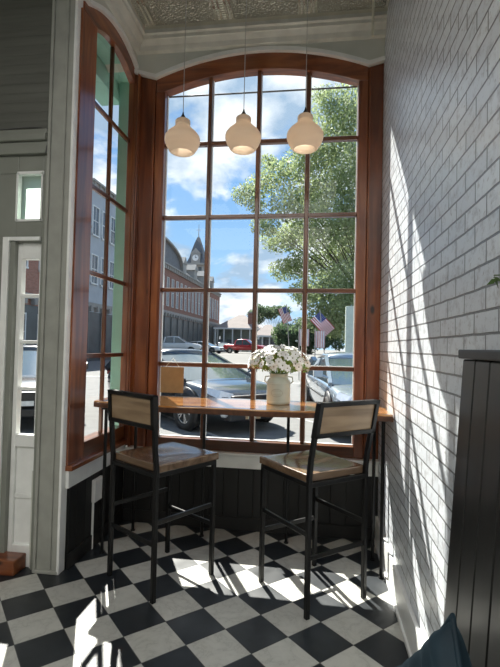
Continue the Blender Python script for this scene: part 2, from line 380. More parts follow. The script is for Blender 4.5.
# ------------------------------------------------------------------ room shell
WX = 0.51          # face of the brick wall
DY = 2.78          # face of the door wall
LX = -1.57         # face of the bay's left side
FY = 3.70          # face of the bay's front side
CZ = 4.10          # ceiling
struct(MB().box(-5.2, WX+0.2, -4.7, 3.95, -0.12, 0.0).build('floor', tile_floor()))
struct(MB().box(-5.2, WX+0.2, -4.7, 3.95, CZ, CZ+0.1).build('ceiling', tin_mat()))
struct(MB().box(WX, WX+0.2, -4.7, 3.95, 0, CZ).build('wall_right', brick_mat('painted_brick', off=(-0.0645+0.2, 0.0321))))
struct(MB().box(-5.4, -5.2, -4.7, 2.98, 0, CZ).build('wall_left', plaster))
struct(MB().box(-5.2, WX, -4.9, -4.7, 0, CZ).build('wall_back', plaster))
# door wall: boards above the entrance, solid at its far left
dw = MB(); dw.box(-5.2, -1.765, DY, DY+0.16, 2.88, CZ); dw.box(-5.2, -3.25, DY, DY+0.16, 0, 2.88)
struct(dw.build('wall_door_side', clap))

# crown moulding, front and left side of the bay
prof = [(0, 3.93), (0.015, 3.93), (0.02, 3.955), (0.05, 3.965), (0.062, 4.0), (0.09, 4.03), (0.10, 4.035), (0.105, 4.06), (0.12, 4.07), (0.12, CZ), (0, CZ)]
struct(MB().prism([(FY-a, z) for a, z in prof], 0, LX, WX).build('trim_crown_front', crown_m))
struct(MB().prism([(LX+a, z) for a, z in prof], 1, -1.0, FY).build('trim_crown_left', crown_m))

# ------- front side of the bay
def zi(x):  # top of the glass
    return 3.637 + 0.145*max(0, 1-((x+0.495)/0.81)**2)
def zo(x):  # top of the wooden frame
    return 3.745 + 0.175*max(0, 1-((x+0.495)/0.885)**2)
NX = 28
xs = [-1.38+i*(0.39+1.38)/NX for i in range(NX+1)]
sp = MB()
low = [(LX, 3.80), (-1.38, 3.745)] + [(x, zo(x)) for x in xs[1:-1]] + [(0.39, 3.745), (WX, 3.775)]
sp.strip(low, [(x, CZ) for x, z in low], 1, 3.68, 3.95)
struct(sp.build('wall_front_arch', plaster))
bead = MB(); lowb = [(x, z) for x, z in low]; bead.strip([(x, z-0.004) for x, z in lowb], [(x, z+0.030) for x, z in lowb], 1, 3.665, 3.70)
struct(bead.build('trim_arch_front', bright_trim))
wl = MB(); wl.box(-1.82, WX, 3.72, 3.95, 0, 0.60); struct(wl.build('wall_front_low', plaster))
# black wainscot boards, white apron and ledge under the front window
ws = MB(); nb = 17; bwid = (WX-LX)/nb
for i in range(nb): ws.box(LX+i*bwid+0.002, LX+(i+1)*bwid-0.002, 3.69, 3.72, 0.0, 0.49)
ws.box(LX, WX, 3.70, 3.72, 0, 0.49); ws.box(LX, WX, 3.675, 3.69, 0, 0.10)
struct(ws.build('trim_wainscot_front', black_paint, bevel=0.002, seg=1))
ap = MB(); ap.box(LX, WX, 3.685, 3.72, 0.49, 0.60); ap.box(LX+0.03, WX, 3.645, 3.74, 0.60, 0.618)
struct(ap.build('trim_apron_front', bright_trim, bevel=0.003, seg=1))

w1 = struct(empty('window_1', (0, 0, 0)))
fr = MB()
fr.box(-1.38, -1.30, 3.70, 3.80, 0.618, 3.636); fr.box(0.315, 0.39, 3.70, 3.80, 0.618, 3.636)
fr.build('window_stile', wood_v, w1, 0.003, 1)
hd = MB(); hd.strip([(x, zi(max(-1.30, min(0.315, x)))) for x in xs], [(x, zo(x)) for x in xs], 1, 3.70, 3.80); hd.build('window_head', wood_h, w1, 0.003, 1)
MB().box(-1.30, 0.315, 3.70, 3.80, 0.618, 0.705).build('window_bottom_rail', woodo_h, w1, 0.003, 1)
mu = MB()
for x in (-0.912, -0.497, -0.086): mu.box(x-0.016, x+0.016, 3.725, 3.785, 0.705, zi(x)+0.01)
mu.build('window_muntins_upright', woodo_v, w1, 0.004, 1)
mu = MB()
for z in (1.313, 1.943, 2.563, 3.19): mu.box(-1.30, 0.315, 3.732, 3.782, z-0.016, z+0.016)
mu.build('window_muntins_level', woodo_h, w1, 0.004, 1)
# pale putty beads round each pane
pu = MB(); cols = [-1.30, -0.912, -0.497, -0.086, 0.315]; rows = [0.705, 1.313, 1.943, 2.563, 3.19]
for i in range(4):
    a, b2 = cols[i]+(0.016 if i else 0), cols[i+1]-(0.016 if i < 3 else 0)
    for x in (a, b2-0.005): pu.box(x, x+0.005, 3.765, 3.79, 0.72, zi(x)-0.005)
    for j, z in enumerate(rows): pu.box(a, b2, 3.765, 3.79, z+(0.016 if j else 0), z+(0.021 if j else 0.006))
pu.build('window_putty', bright_trim, w1)
gp = MB(); xg = [-1.30+i*1.615/20 for i in range(21)]
gp.add([(x, 3.775, 0.70) for x in xg]+[(x, 3.775, zi(x)+0.005) for x in xg], [(i, i+1, 22+i, 21+i) for i in range(20)])
gp.build('window_glass', pane_glass, w1)
# storm bar across the top lights
MB().tube([(-1.36, 3.84, 3.665), (0.37, 3.84, 3.665)], 0.007, 6).build('storm_bar', cord_m, w1)
# corner boards left and right of the window
cb_ = MB()
cb_.box(-1.52, -1.381, 3.715, 3.80, 0.618, 3.80); cb_.box(0.391, WX, 3.715, 3.80, 0.618, 3.80)
cb_.box(-1.405, -1.385, 3.690, 3.72, 0.618, 3.735); cb_.box(0.395, 0.41, 3.690, 3.72, 0.618, 3.735)
cb_.box(LX-0.015, -1.52, 3.705, 3.80, 0.618, 3.80)
cb_.box(LX-0.010, -1.548, 3.690, 3.71, 0.618, 3.80); cb_.box(-1.535, -1.522, 3.665, 3.72, 0.618, 3.80)
struct(cb_.build('trim_corner_boards', wood_v, bevel=0.004, seg=2))

# ------- left side of the bay
def zil(y): return 3.715 + 0.09*max(0, 1-((y-3.345)/0.345)**2)
def zol(y): return 3.78 + 0.14*max(0, 1-((y-3.33)/0.46)**2)
NY = 20
ys = [2.82+i*(3.70-2.82)/NY for i in range(NY+1)]
sp = MB(); sp.strip([(y, zol(y)) for y in ys], [(y, CZ) for y in ys], 0, -1.82, LX+0.02)
struct(sp.build('wall_bay_left_arch', plaster))
bead = MB(); bead.strip([(y, zol(y)-0.004) for y in ys], [(y, zol(y)+0.03) for y in ys], 0, LX-0.01, LX+0.032)
struct(bead.build('trim_arch_left', bright_trim))
struct(MB().box(-1.82, LX-0.03, DY+0.02, 3.72, 0, 0.63).build('wall_bay_left_low', plaster))
ws = MB(); nb = 8; bw_ = (3.69-2.83)/nb
for i in range(nb): ws.box(LX-0.03, LX, 2.83+i*bw_+0.002, 2.83+(i+1)*bw_-0.002, 0, 0.53)
ws.box(LX-0.03, LX-0.008, 2.82, 3.69, 0, 0.53); ws.box(LX, LX+0.015, 2.82, 3.69, 0, 0.10)
struct(ws.build('trim_wainscot_left', black_paint, bevel=0.002, seg=1))
ap = MB(); ap.box(LX-0.03, LX+0.008, 2.80, 3.69, 0.53, 0.645)
struct(ap.build('trim_apron_left', bright_trim, bevel=0.003, seg=1))
w2 = struct(empty('window_2', (0, 0, 0)))
fr = MB(); fr.box(LX-0.10, LX, 2.795, 3.005, 0.68, 3.714); fr.box(LX-0.052, LX, 3.685, 3.70, 0.68, 3.714)
fr.build('window_stile', wood_v, w2, 0.003, 1)
hd = MB(); hd.strip([(y, zil(max(3.005, min(3.685, y)))) for y in ys], [(y, zol(y)) for y in ys], 0, LX-0.055, LX); hd.build('window_head', wood_y, w2, 0.003, 1)
MB().box(LX-0.10, LX, 3.005, 3.685, 0.68, 0.79).build('window_bottom_rail', woodo_y, w2, 0.003, 1)
sl = MB(); sl.box(LX-0.10, LX+0.035, 2.79, 3.70, 0.645, 0.68); sl.build('window_sill', wood_y, w2, 0.006, 2)
mu = MB(); mu.box(LX-0.060, LX-0.032, 3.328, 3.355, 0.79, zil(3.34)); mu.build('window_muntins_upright', woodo_v, w2, 0.004, 1)
mu = MB()
for z in (1.385, 1.985, 2.61, 3.215): mu.box(LX-0.058, LX-0.030, 3.005, 3.685, z-0.016, z+0.016)
mu.build('window_muntins_level', woodo_y, w2, 0.004, 1)
gp = MB(); yg = [3.005+i*0.68/12 for i in range(13)]
gp.add([(LX-0.05, y, 0.785) for y in yg]+[(LX-0.05, y, zil(y)+0.005) for y in yg], [(i, i+1, 14+i, 13+i) for i in range(12)])
gp.build('window_glass', pane_glass, w2)
# teal exterior casing of the bay, seen through the left window
tc_ = MB(); tc_.box(-1.81, -1.69, 3.90, 3.99, -0.02, 4.2); tc_.box(-2.02, -1.825, 2.96, 3.99, 3.70, 4.2); tc_.box(-1.825, -1.66, 2.96, 3.99, 3.86, 4.2)
struct(tc_.build('trim_exterior_casing', teal, bevel=0.005, seg=1))

# ------- white post between door wall and bay
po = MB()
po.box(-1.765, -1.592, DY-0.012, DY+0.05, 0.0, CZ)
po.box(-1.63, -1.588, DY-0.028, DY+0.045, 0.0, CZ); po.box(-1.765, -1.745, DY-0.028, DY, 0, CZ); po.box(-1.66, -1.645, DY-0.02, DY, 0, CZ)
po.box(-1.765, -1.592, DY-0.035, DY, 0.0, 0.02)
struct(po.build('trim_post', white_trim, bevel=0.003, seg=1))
struct(MB().box(-1.60, -1.582, DY-0.031, DY+0.045, 0.0, CZ).build('trim_post_edge', bright_trim, bevel=0.003, seg=1))

# ------- entrance: transom, sidelight, door
d1 = struct(empty('door_1', (0, 0, 0)))
ca = MB()
ca.box(-3.25, -1.765, DY-0.03, DY+0.14, 2.72, 2.80); ca.box(-3.30, -1.765, DY-0.055, DY+0.12, 2.80, 2.845); ca.box(-3.30, -1.765, DY-0.04, DY+0.1, 2.845, 2.88)
ca.build('door_header', door_paint, d1, 0.006)
ca = MB()
ca.box(-3.25, -1.98, DY, DY+0.12, 2.60, 2.72); ca.box(-1.80, -1.765, DY, DY+0.12, 0, 2.72); ca.box(-1.98, -1.80, DY+0.001, DY+0.119, 2.601, 2.719)
ca.box(-3.25, -1.80, DY, DY+0.12, 2.14, 2.285); ca.box(-2.12, -1.985, DY-0.004, DY+0.116, 0.0, 2.598)
ca.build('door_casing', door_paint, d1, 0.004)
ca = MB(); ca.box(-2.065, -2.02, DY-0.02, DY-0.003, 0.0, 2.17); ca.box(-2.02, -1.80, DY-0.02, DY-0.003, 2.145, 2.17)
ca.build('casing_lit_strip', bright_trim, d1, 0.003)  # light along the casing edge put in as white strips
tf = MB()
for x0, x1, z0, z1 in ((-1.985, -1.795, 2.59, 2.61), (-1.985, -1.795, 2.275, 2.29), (-1.99, -1.975, 2.28, 2.6), (-1.812, -1.80, 2.28, 2.6)): tf.box(x0, x1, DY-0.008, DY+0.03, z0, z1)
tf.box(-3.2, -2.12, DY-0.008, DY+0.03, 2.59, 2.6)
tf.build('transom_bead', bright_trim, d1)
tg = MB(); tg.add([(-1.98, DY+0.04, 2.28), (-1.80, DY+0.04, 2.28), (-1.80, DY+0.04, 2.6), (-1.98, DY+0.04, 2.6)], [(0, 1, 2, 3)])
tg.add([(-3.2, DY+0.04, 2.28), (-2.12, DY+0.04, 2.28), (-2.12, DY+0.04, 2.6), (-3.2, DY+0.04, 2.6)], [(0, 1, 2, 3)])
tg.build('transom_glass', green_glass, d1)
sb = MB()
zr = [0.86, 1.165, 1.475, 1.785, 2.03]
sb.box(-1.985, -1.955, DY+0.03, DY+0.08, 0.08, 2.14); sb.box(-1.825, -1.80, DY+0.03, DY+0.08, 0.08, 2.14); sb.box(-1.955, -1.825, DY+0.03, DY+0.08, 2.03, 2.14)
sb.box(-1.955, -1.825, DY+0.03, DY+0.08, 0.78, 0.86); sb.box(-1.955, -1.825, DY+0.05, DY+0.07, 0.0, 0.78); sb.box(-1.955, -1.825, DY+0.03, DY+0.08, 0.0, 0.14); sb.box(-1.955, -1.825, DY+0.04, DY+0.08, 0.44, 0.47)
for z in zr[1:-1]: sb.box(-1.955, -1.825, DY+0.035, DY+0.075, z-0.011, z+0.011)
sb.build('sidelight_sash', bright_trim, d1, 0.004)
MB().add([(-1.96, DY+0.055, 0.85), (-1.82, DY+0.055, 0.85), (-1.82, DY+0.055, 2.04), (-1.96, DY+0.055, 2.04)], [(0, 1, 2, 3)]).build('sidelight_glass', pane_glass, d1)
dl = MB()
dl.box(-3.2, -3.06, DY+0.04, DY+0.09, 0.02, 2.14); dl.box(-2.27, -2.125, DY+0.04, DY+0.09, 0.02, 2.14); dl.box(-3.06, -2.27, DY+0.04, DY+0.09, 1.98, 2.14); dl.box(-3.06, -2.27, DY+0.04, DY+0.09, 0.02, 0.80)
dl.build('door_leaf', door_paint, d1, 0.005)
MB().add([(-3.07, DY+0.06, 0.79), (-2.26, DY+0.06, 0.79), (-2.26, DY+0.06, 1.99), (-3.07, DY+0.06, 1.99)], [(0, 1, 2, 3)]).build('door_glass', pane_glass, d1)
MB().tube([(-2.19, DY+0.04, 1.0), (-2.19, DY-0.02, 1.0), (-2.19, DY-0.02, 1.02), (-2.10-0.15, DY-0.02, 1.02)], 0.010, 8).build('door_handle', black_metal, d1)
MB().box(-3.25, -1.845, DY-0.10, DY+0.03, 0.0, 0.095).build('door_threshold', wood_h, d1, 0.008)
# cable over the header
pts = [(-2.9, DY-0.012, 2.885), (-2.2, DY-0.012, 2.895), (-1.90, DY-0.012, 2.905), (-1.82, DY-0.012, 2.90), (-1.775, DY-0.014, 2.87), (-1.77, DY-0.020, 2.80), (-1.768, DY-0.034, 2.72)]
tag(MB().tube(pts, 0.004, 6).build('cable', cord_m), 'thin dark cable run above the entrance door header', 'cable')

# ------- right side baseboard
bb = MB(); bb.box(WX-0.022, WX, -4.6, 3.69, 0, 0.19); bb.box(WX-0.034, WX, -4.6, 3.69, 0, 0.025)
struct(bb.build('baseboard_right', bright_trim, bevel=0.004))

# ------------------------------------------------------------------ high table along the bay
t = empty('bar_table', (-0.53, 3.3, 0))
tag(t, 'long live-edge wooden high table across the front window bay', 'table')
def L_(p): return (p[0]+0.53, p[1]-3.3, p[2] if len(p) > 2 else 0)
near = []; far = []
n = 60
for i in range(n+1):
    x = -1.566+i*(0.503+1.566)/n
    wv = 0.085*max(0, (-1.15-x)/0.40)**1.5+0.018*math.sin(x*3.1+0.6)+0.010*math.sin(x*9.3+1.2)+0.004*math.sin(x*23)
    near.append((x+0.53, 3.015+wv-3.3)); far.append((x+0.53, 3.585-3.3+0.006*math.sin(x*7)))
MB().strip(near, far, 2, 1.022, 1.065).build('tabletop', table_wood, t, 0.006, 2)
ed = MB(); ed.strip([(a, b-0.006-0.004*math.sin(a*31)) for a, b in near], [(a, b+0.004) for a, b in near], 2, 1.020, 1.054); ed.build('bark_edge', bark, t, 0.004, 2)
for x, y in ((-1.46, 3.10), (0.455, 3.10), (-0.84, 3.51), (-0.186, 3.51), (0.43, 3.35), (-1.40, 3.51)):
    lg = MB(); lg.tube([L_((x, y, 0.0)), L_((x, y, 1.022))], 0.012, 10); lg.tube([L_((x, y, 0)), L_((x, y, 0.008))], 0.018, 14); lg.tube([L_((x, y, 1.010)), L_((x, y, 1.022))], 0.035, 14)
    lg.build('leg', black_metal, t)

# ------------------------------------------------------------------ bar stools
def make_stool(label, cx, cy, fx, fy, Wd, Dp, lean=0.08, name='bar_stool'):
    rz = math.atan2(-fx, fy)
    r = empty(name, (cx, cy, 0), rz); tag(r, label, 'bar stool', 'metal and wood bar stools at the high table')
    w, d, s = Wd/2, Dp/2, 0.027
    for sx in (-1, 1):
        MB().bar((sx*w, d, 0), (sx*w, d, 0.735), s).build('leg', black_metal, r, 0.003, 1)
        m_ = MB()
        pts = [(sx*w, -d, 0), (sx*w, -d, 0.76), (sx*w, -d-0.012, 0.86), (sx*w, -d-lean, 1.18)]
        vs = []
        for p in pts:
            vs += [(p[0]-s/2, p[1]-s/2, p[2]), (p[0]+s/2, p[1]-s/2, p[2]), (p[0]+s/2, p[1]+s/2, p[2]), (p[0]-s/2, p[1]+s/2, p[2])]
        fs = [(3, 2, 1, 0), (12, 13, 14, 15)] + [(4*i+k, 4*i+(k+1) % 4, 4*i+4+(k+1) % 4, 4*i+4+k) for i in range(3) for k in range(4)]
        m_.add(vs, fs).build('leg', black_metal, r, 0.003, 1)
        MB().bar((sx*w, -d, 0.45), (sx*w, d, 0.45), 0.016, 0.026).build('stretcher', black_metal, r, 0.002, 1)
    for sy in (-1, 1):
        MB().bar((-w, sy*d, 0.325), (w, sy*d, 0.325), 0.016, 0.026).build('footrest' if sy > 0 else 'stretcher', black_metal, r, 0.002, 1)
    sf = MB()
    for a, b in (((-w, -d), (w, -d)), ((-w, d), (w, d)), ((-w, -d), (-w, d)), ((w, -d), (w, d))):
        sf.bar((a[0], a[1], 0.722), (b[0], b[1], 0.722), 0.022, 0.026)
    sf.build('seat_frame', black_metal, r, 0.002, 1)
    # saddle seat: dips across its middle, rises at the sides and the back
    nx, ny = 18, 16; x0, x1, y0, y1 = -w-0.012, w+0.012, -d+0.010, d+0.035
    def zt(u, v): return 0.779 - 0.017*math.cos(PI*u/2)**2*math.sin(PI*min(1, v*1.15))
    top = [(x0+(x1-x0)*i/nx, y0+(y1-y0)*j/ny, zt(2*i/nx-1, j/ny)) for j in range(ny+1) for i in range(nx+1)]
    bot = [(p[0], p[1], 0.735) for p in top]; N_ = len(top); q = MB()
    fs = [(j*(nx+1)+i, j*(nx+1)+i+1, (j+1)*(nx+1)+i+1, (j+1)*(nx+1)+i) for j in range(ny) for i in range(nx)]
    fs2 = [tuple(N_+k for k in reversed(f)) for f in fs]
    side = []
    for i in range(nx): side += [(i, N_+i, N_+i+1, i+1), (ny*(nx+1)+i, ny*(nx+1)+i+1, N_+ny*(nx+1)+i+1, N_+ny*(nx+1)+i)]
    for j in range(ny): side += [(j*(nx+1), (j+1)*(nx+1), N_+(j+1)*(nx+1), N_+j*(nx+1)), (j*(nx+1)+nx, N_+j*(nx+1)+nx, N_+(j+1)*(nx+1)+nx, (j+1)*(nx+1)+nx)]
    q.add(top+bot, fs+fs2+side, False); so = q.build('seat', seat_wood, r, 0.006, 2)
    for p in so.data.polygons[:nx*ny]: p.use_smooth = True
    # back frame with inset panel, leaning with the posts
    def by(z): return -d-0.012-(lean-0.012)*(z-0.86)/0.32
    bf = MB(); zb, zt_ = 0.985, 1.185
    hw = w+0.013
    for za, zb2 in ((zt_-0.026, zt_), (zb, zb+0.026)):
        ya, yb = by(za), by(zb2)
        bf.add([(sx*hw, ya+oy, za) for sx in (-1, 1) for oy in (-0.020, 0.020)] + [(sx*hw, yb+oy, zb2) for sx in (-1, 1) for oy in (-0.020, 0.020)],
               [(0, 1, 3, 2), (4, 6, 7, 5), (0, 2, 6, 4), (1, 5, 7, 3), (0, 4, 5, 1), (2, 3, 7, 6)])
    for sx in (-1, 1):
        ya, yb = by(zb), by(zt_)
        bf.add([(sx*hw-ox*sx, ya+oy, zb) for ox in (0, 0.030) for oy in (-0.020, 0.020)] + [(sx*hw-ox*sx, yb+oy, zt_) for ox in (0, 0.030) for oy in (-0.020, 0.020)],
               [(0, 1, 3, 2), (4, 6, 7, 5), (0, 2, 6, 4), (1, 5, 7, 3), (0, 4, 5, 1), (2, 3, 7, 6)])
    bf.build('back_frame', black_metal, r, 0.003, 1)
    za, zb2 = zb+0.024, zt_-0.024; ya, yb = by(za), by(zb2)
    MB().add([(sx*(hw-0.028), ya+oy, za) for sx in (-1, 1) for oy in (-0.008, 0.008)] + [(sx*(hw-0.028), yb+oy, zb2) for sx in (-1, 1) for oy in (-0.008, 0.008)],
             [(0, 1, 3, 2), (4, 6, 7, 5), (0, 2, 6, 4), (1, 5, 7, 3), (0, 4, 5, 1), (2, 3, 7, 6)]).build('backrest', back_wood, r)
    return r
make_stool('black metal bar stool with wooden seat, nearer the entrance door and post', -0.950, 2.875, 0.55, 0.835, 0.45, 0.46, 0.03)
make_stool('black metal bar stool with pale wooden back panel, nearer the white brick wall', 0.005, 2.875, -0.64, 0.77, 0.43, 0.455)

# ------------------------------------------------------------------ pendants
shade_m = bpy.data.materials.new('cream_shade'); shade_m.use_nodes = True
def shade():
    nt = shade_m.node_tree; b = nt.nodes['Principled BSDF']; out = nt.nodes['Material Output']
    b.inputs['Base Color'].default_value = (0.80, 0.73, 0.64, 1); b.inputs['Roughness'].default_value = 0.5
    tl = nd(nt, 'ShaderNodeBsdfTranslucent'); tl.inputs[0].default_value = (0.90, 0.80, 0.69, 1)
    mx = nd(nt, 'ShaderNodeMixShader'); mx.inputs[0].default_value = 0.55
    nt.links.new(b.outputs[0], mx.inputs[1]); nt.links.new(tl.outputs[0], mx.inputs[2]); nt.links.new(mx.outputs[0], out.inputs[0])
shade()
bulb_m = bpy.data.materials.new('bulb_glow'); bulb_m.use_nodes = True
bulb_m.node_tree.nodes['Principled BSDF'].inputs['Emission Color'].default_value = (1, 0.92, 0.80, 1)
bulb_m.node_tree.nodes['Principled BSDF'].inputs['Emission Strength'].default_value = 3.0
def pendant(x, y, z, label):
    r = empty('pendant_lamp', (x, y, z)); tag(r, label, 'lamp', 'cream pendant lamps in the bay')
    pf = [(0.085, -0.122), (0.097, -0.108), (0.114, -0.080), (0.126, -0.052), (0.131, -0.028), (0.124, -0.002), (0.106, 0.022), (0.080, 0.045), (0.060, 0.064), (0.053, 0.078), (0.055, 0.092), (0.055, 0.110), (0.047, 0.122), (0.024, 0.130)]
    # turned rings
    pr = []
    for i in range(len(pf)-1):
        (a, b), (c, d_) = pf[i], pf[i+1]
        for k in range(3):
            f = k/3; rr = a+(c-a)*f; pr.append((rr-(0.0035 if (i*3+k) % 4 == 0 else 0), b+(d_-b)*f))
    pr.append(pf[-1])
    inner = [(max(0.004, a-0.005), b) for a, b in reversed(pr)]
    MB().lathe(pr+inner+[pr[0]], n=40).build('lamp_shade', shade_m, r)
    MB().lathe([(0.026, 0.127), (0.021, 0.136), (0.008, 0.160), (0.004, 0.178), (0.001, 0.179)], n=16).build('cap', black_metal, r)
    MB().tube([(0, 0, 0.175), (0, 0, CZ-z-0.012)], 0.0028, 6).build('cord', pendant_cord, r)
    MB().lathe([(0.001, CZ-z-0.03), (0.05, CZ-z-0.025), (0.06, CZ-z-0.001), (0.001, CZ-z-0.001)], n=24).build('canopy', black_metal, r)
    bl = MB().lathe([(0.001, -0.07), (0.02, -0.064), (0.032, -0.045), (0.034, -0.025), (0.026, 0.0), (0.015, 0.03), (0.014, 0.06), (0.001, 0.061)], n=20)
    bl.build('bulb', bulb_m, r)
for x, dz, lb in ((-0.985, 0.0, 'leftmost of the three cream ribbed pendant lamps before the front window'),
                  (-0.535, 0.0, 'middle of the three cream ribbed pendant lamps before the front window'),
                  (-0.094, -0.010, 'cream ribbed pendant lamp nearest the white brick wall, last of three')):
    pendant(x, 3.2, 3.005+dz, lb)

# ------------------------------------------------------------------ milk can vase and flowers
enamel = plain('sage_enamel', (0.50, 0.56, 0.50), 0.35, 0, 0.10, 8, 0.05, 0.3)
rust = plain('faded_print', (0.30, 0.30, 0.24), 0.6)
v = empty('milk_can_vase', (-0.255, 3.36, 1.065)); tag(v, 'pale sage enamel milk can holding white daisies on the high table', 'vase')
pf = [(0.001, 0.0), (0.080, 0.0), (0.086, 0.006), (0.087, 0.02), (0.086, 0.15), (0.084, 0.165), (0.070, 0.185), (0.064, 0.195), (0.066, 0.215), (0.072, 0.222), (0.068, 0.222), (0.060, 0.20), (0.060, 0.02), (0.001, 0.02)]
MB().lathe(pf, n=40).build('body', enamel, v)
for z in (0.022, 0.148): MB().lathe([(0.0855, z-0.004), (0.0895, z), (0.0855, z+0.004)], n=40).build('rib', enamel, v)
for s in (-1, 1):
    MB().tube([(s*0.066, 0, 0.20), (s*0.098, 0, 0.197), (s*0.104, 0, 0.165), (s*0.084, 0, 0.15)], 0.0045, 8).build('handle', enamel, v)
def arc_ring(rx, rz, zc, th0, th1, w, n=30):
    q = MB(); P = []
    for k in range(n+1):
        a = th0+(th1-th0)*k/n; u = rx*math.cos(a); z = zc+rz*math.sin(a)
        for ww in (-w, w):
            uu = (rx+ww)*math.cos(a); zz = zc+(rz+ww)*math.sin(a); an = -PI/2-0.08+uu/0.087
            P.append((0.0878*math.cos(an), 0.0878*math.sin(an), zz))
    q.add(P, [(2*k, 2*k+1, 2*k+3, 2*k+2) for k in range(n)]); return q
em = arc_ring(0.042, 0.027, 0.085, 0, 2*PI, 0.0012); e2 = arc_ring(0.030, 0.006, 0.095, 0, PI, 0.0010); e3 = arc_ring(0.030, 0.006, 0.078, PI, 2*PI, 0.0010)
em.add(e2.v, e2.f); em.add(e3.v, e3.f); em.build('oval_emblem', rust, v)
petal = plain('white_petal', (0.86, 0.86, 0.83), 0.6, 0, 0.03); fl_c = plain('flower_centre', (0.16, 0.15, 0.05), 0.8)
leafm = plain('bouquet_leaf', (0.20, 0.34, 0.06), 0.5, 0, 0.3, 20)
fb = empty('daisy_bouquet', (-0.255, 3.36, 1.065)); tag(fb, 'full bunch of white daisies with green leaves in the milk can', 'flowers')
rnd = random.Random(3)
stems = MB(); leaves = MB()
heads = []
for k in range(400):
    th = rnd.uniform(0, 2*PI); ph = math.acos(rnd.uniform(-0.02, 1)); R_ = rnd.uniform(0.84, 1.04)
    p = Vector((0.235*R_*math.sin(ph)*math.cos(th), 0.165*R_*math.sin(ph)*math.sin(th), 0.265+0.165*R_*math.cos(ph)))
    if all((p-h).length > 0.031 for h, _ in heads):
        heads.append((p, Vector((math.sin(ph)*math.cos(th), math.sin(ph)*math.sin(th), math.cos(ph)*0.9+0.2)).normalized()))
    if len(heads) >= 100: break
def flower_mesh(R0, npet):
    q = MB()
    for k in range(npet):
        a = 2*PI*k/npet; c, s = math.cos(a), math.sin(a); w = R0*0.36
        def T(u, vv, z): return (u*c-vv*s, u*s+vv*c, z)
        q.add([T(0.15*R0, -w*0.4, 0.0), T(0.15*R0, w*0.4, 0), T(0.62*R0, w, 0.12*R0), T(0.62*R0, -w, 0.12*R0), T(R0, w*0.5, 0.03*R0), T(R0, -w*0.5, 0.03*R0)], [(0, 1, 2, 3), (3, 2, 4, 5)], True)
    return q
f0 = flower_mesh(0.029, 7).build('flower', petal, fb)
c0 = MB().lathe([(0.0035, -0.001), (0.004, 0.002), (0.0025, 0.004), (0.0005, 0.0045)], n=10).build('flower_centre', fl_c, f0)
for i, (p, nrm) in enumerate(heads):
    if i == 0: f, c = f0, c0
    else:
        f = f0.copy(); f.parent = fb; COL.objects.link(f); c = c0.copy(); c.parent = f; COL.objects.link(c)
    f.location = p; f.rotation_mode = 'QUATERNION'
    n2 = (nrm+Vector((rnd.uniform(-.35, .35), rnd.uniform(-.35, .35), rnd.uniform(-.2, .3)))).normalized()
    f.rotation_quaternion = n2.to_track_quat('Z', 'Y'); f.scale = (rnd.uniform(0.85, 1.25),)*3
    b0 = Vector((p.x*0.15, p.y*0.15, 0.20)); mid = b0.lerp(p, 0.5)+Vector((0, 0, 0.03)); stems.tube([b0, mid, p-nrm*0.002], 0.0013, 4, cap=False)
for k in range(420):
    th = rnd.uniform(0, 2*PI); ph = math.acos(rnd.uniform(-0.18, 1)); R_ = rnd.uniform(0.45, 0.93)
    p = Vector((0.225*R_*math.sin(ph)*math.cos(th), 0.155*R_*math.sin(ph)*math.sin(th), 0.26+0.15*R_*math.cos(ph)))
    d_ = (p-Vector((0, 0, 0.16))).normalized(); d_ = (d_+Vector((rnd.uniform(-.6, .6), rnd.uniform(-.6, .6), rnd.uniform(-.6, .4)))).normalized()
    s_ = d_.cross(Vector((rnd.uniform(-1, 1), rnd.uniform(-1, 1), rnd.uniform(-1, 1)))).normalized(); ln = rnd.uniform(0.022, 0.045); w = ln*0.2
    leaves.add([p-d_*ln/2, p+s_*w, p+d_*ln/2, p-s_*w], [(0, 1, 2, 3)])
stems.build('stems', leafm, fb); leaves.build('foliage', leafm, fb)

# ------------------------------------------------------------------ kraft sign hanging in the window, stickers
ks = empty('hanging_sign', (-1.165, 3.68, 1.19)); tag(ks, 'plain brown board hung by twine in the window above the table', 'sign')
MB().box(-0.098, 0.098, -0.004, 0.004, -0.11, 0.105).build('board', kraft, ks, 0.002, 1)
MB().tube([(-0.06, 0, 0.103), (0.0, 0.02, 0.175), (0.06, 0, 0.103)], 0.0022, 5).build('twine', twine, ks)
tag(MB().box(-0.555, -0.528, 3.766, 3.773, 0.875, 0.925).build('window_sticker', sticker), 'small pale sticker on the glass, left of the middle upright bar', 'sticker')
tag(MB().box(-0.468, -0.430, 3.766, 3.773, 0.885, 0.925).build('window_sticker', sticker), 'small pale sticker on the glass, right of the middle upright bar', 'sticker')

# outlet box with conduit on the left wainscot
ob = empty('outlet_box', (LX, 3.19, 0)); tag(ob, 'white outlet box with thin conduit on the black left wainscot', 'outlet box')
MB().box(0.0, 0.03, -0.055, 0.075, 0.33, 0.49).build('box', bright_trim, ob, 0.004)
MB().tube([(0.012, -0.048, 0.0), (0.012, -0.048, 0.34)], 0.009, 8).build('conduit', bright_trim, ob)

# pull rod and screw holes at the top right
rd = empty('hanging_rod', (0.385, 3.42, CZ)); tag(rd, 'cream rod hanging from the tin ceiling beside the brick wall', 'rod')
MB().tube([(0, 0, 0), (0, 0, -0.30)], 0.010, 10).build('rod', plain('cream_paint', (0.72, 0.69, 0.56), 0.4), rd)
MB().tube([(0, 0, 0), (0, 0, -0.015)], 0.03, 14).build('ceiling_plate', white_trim, rd)

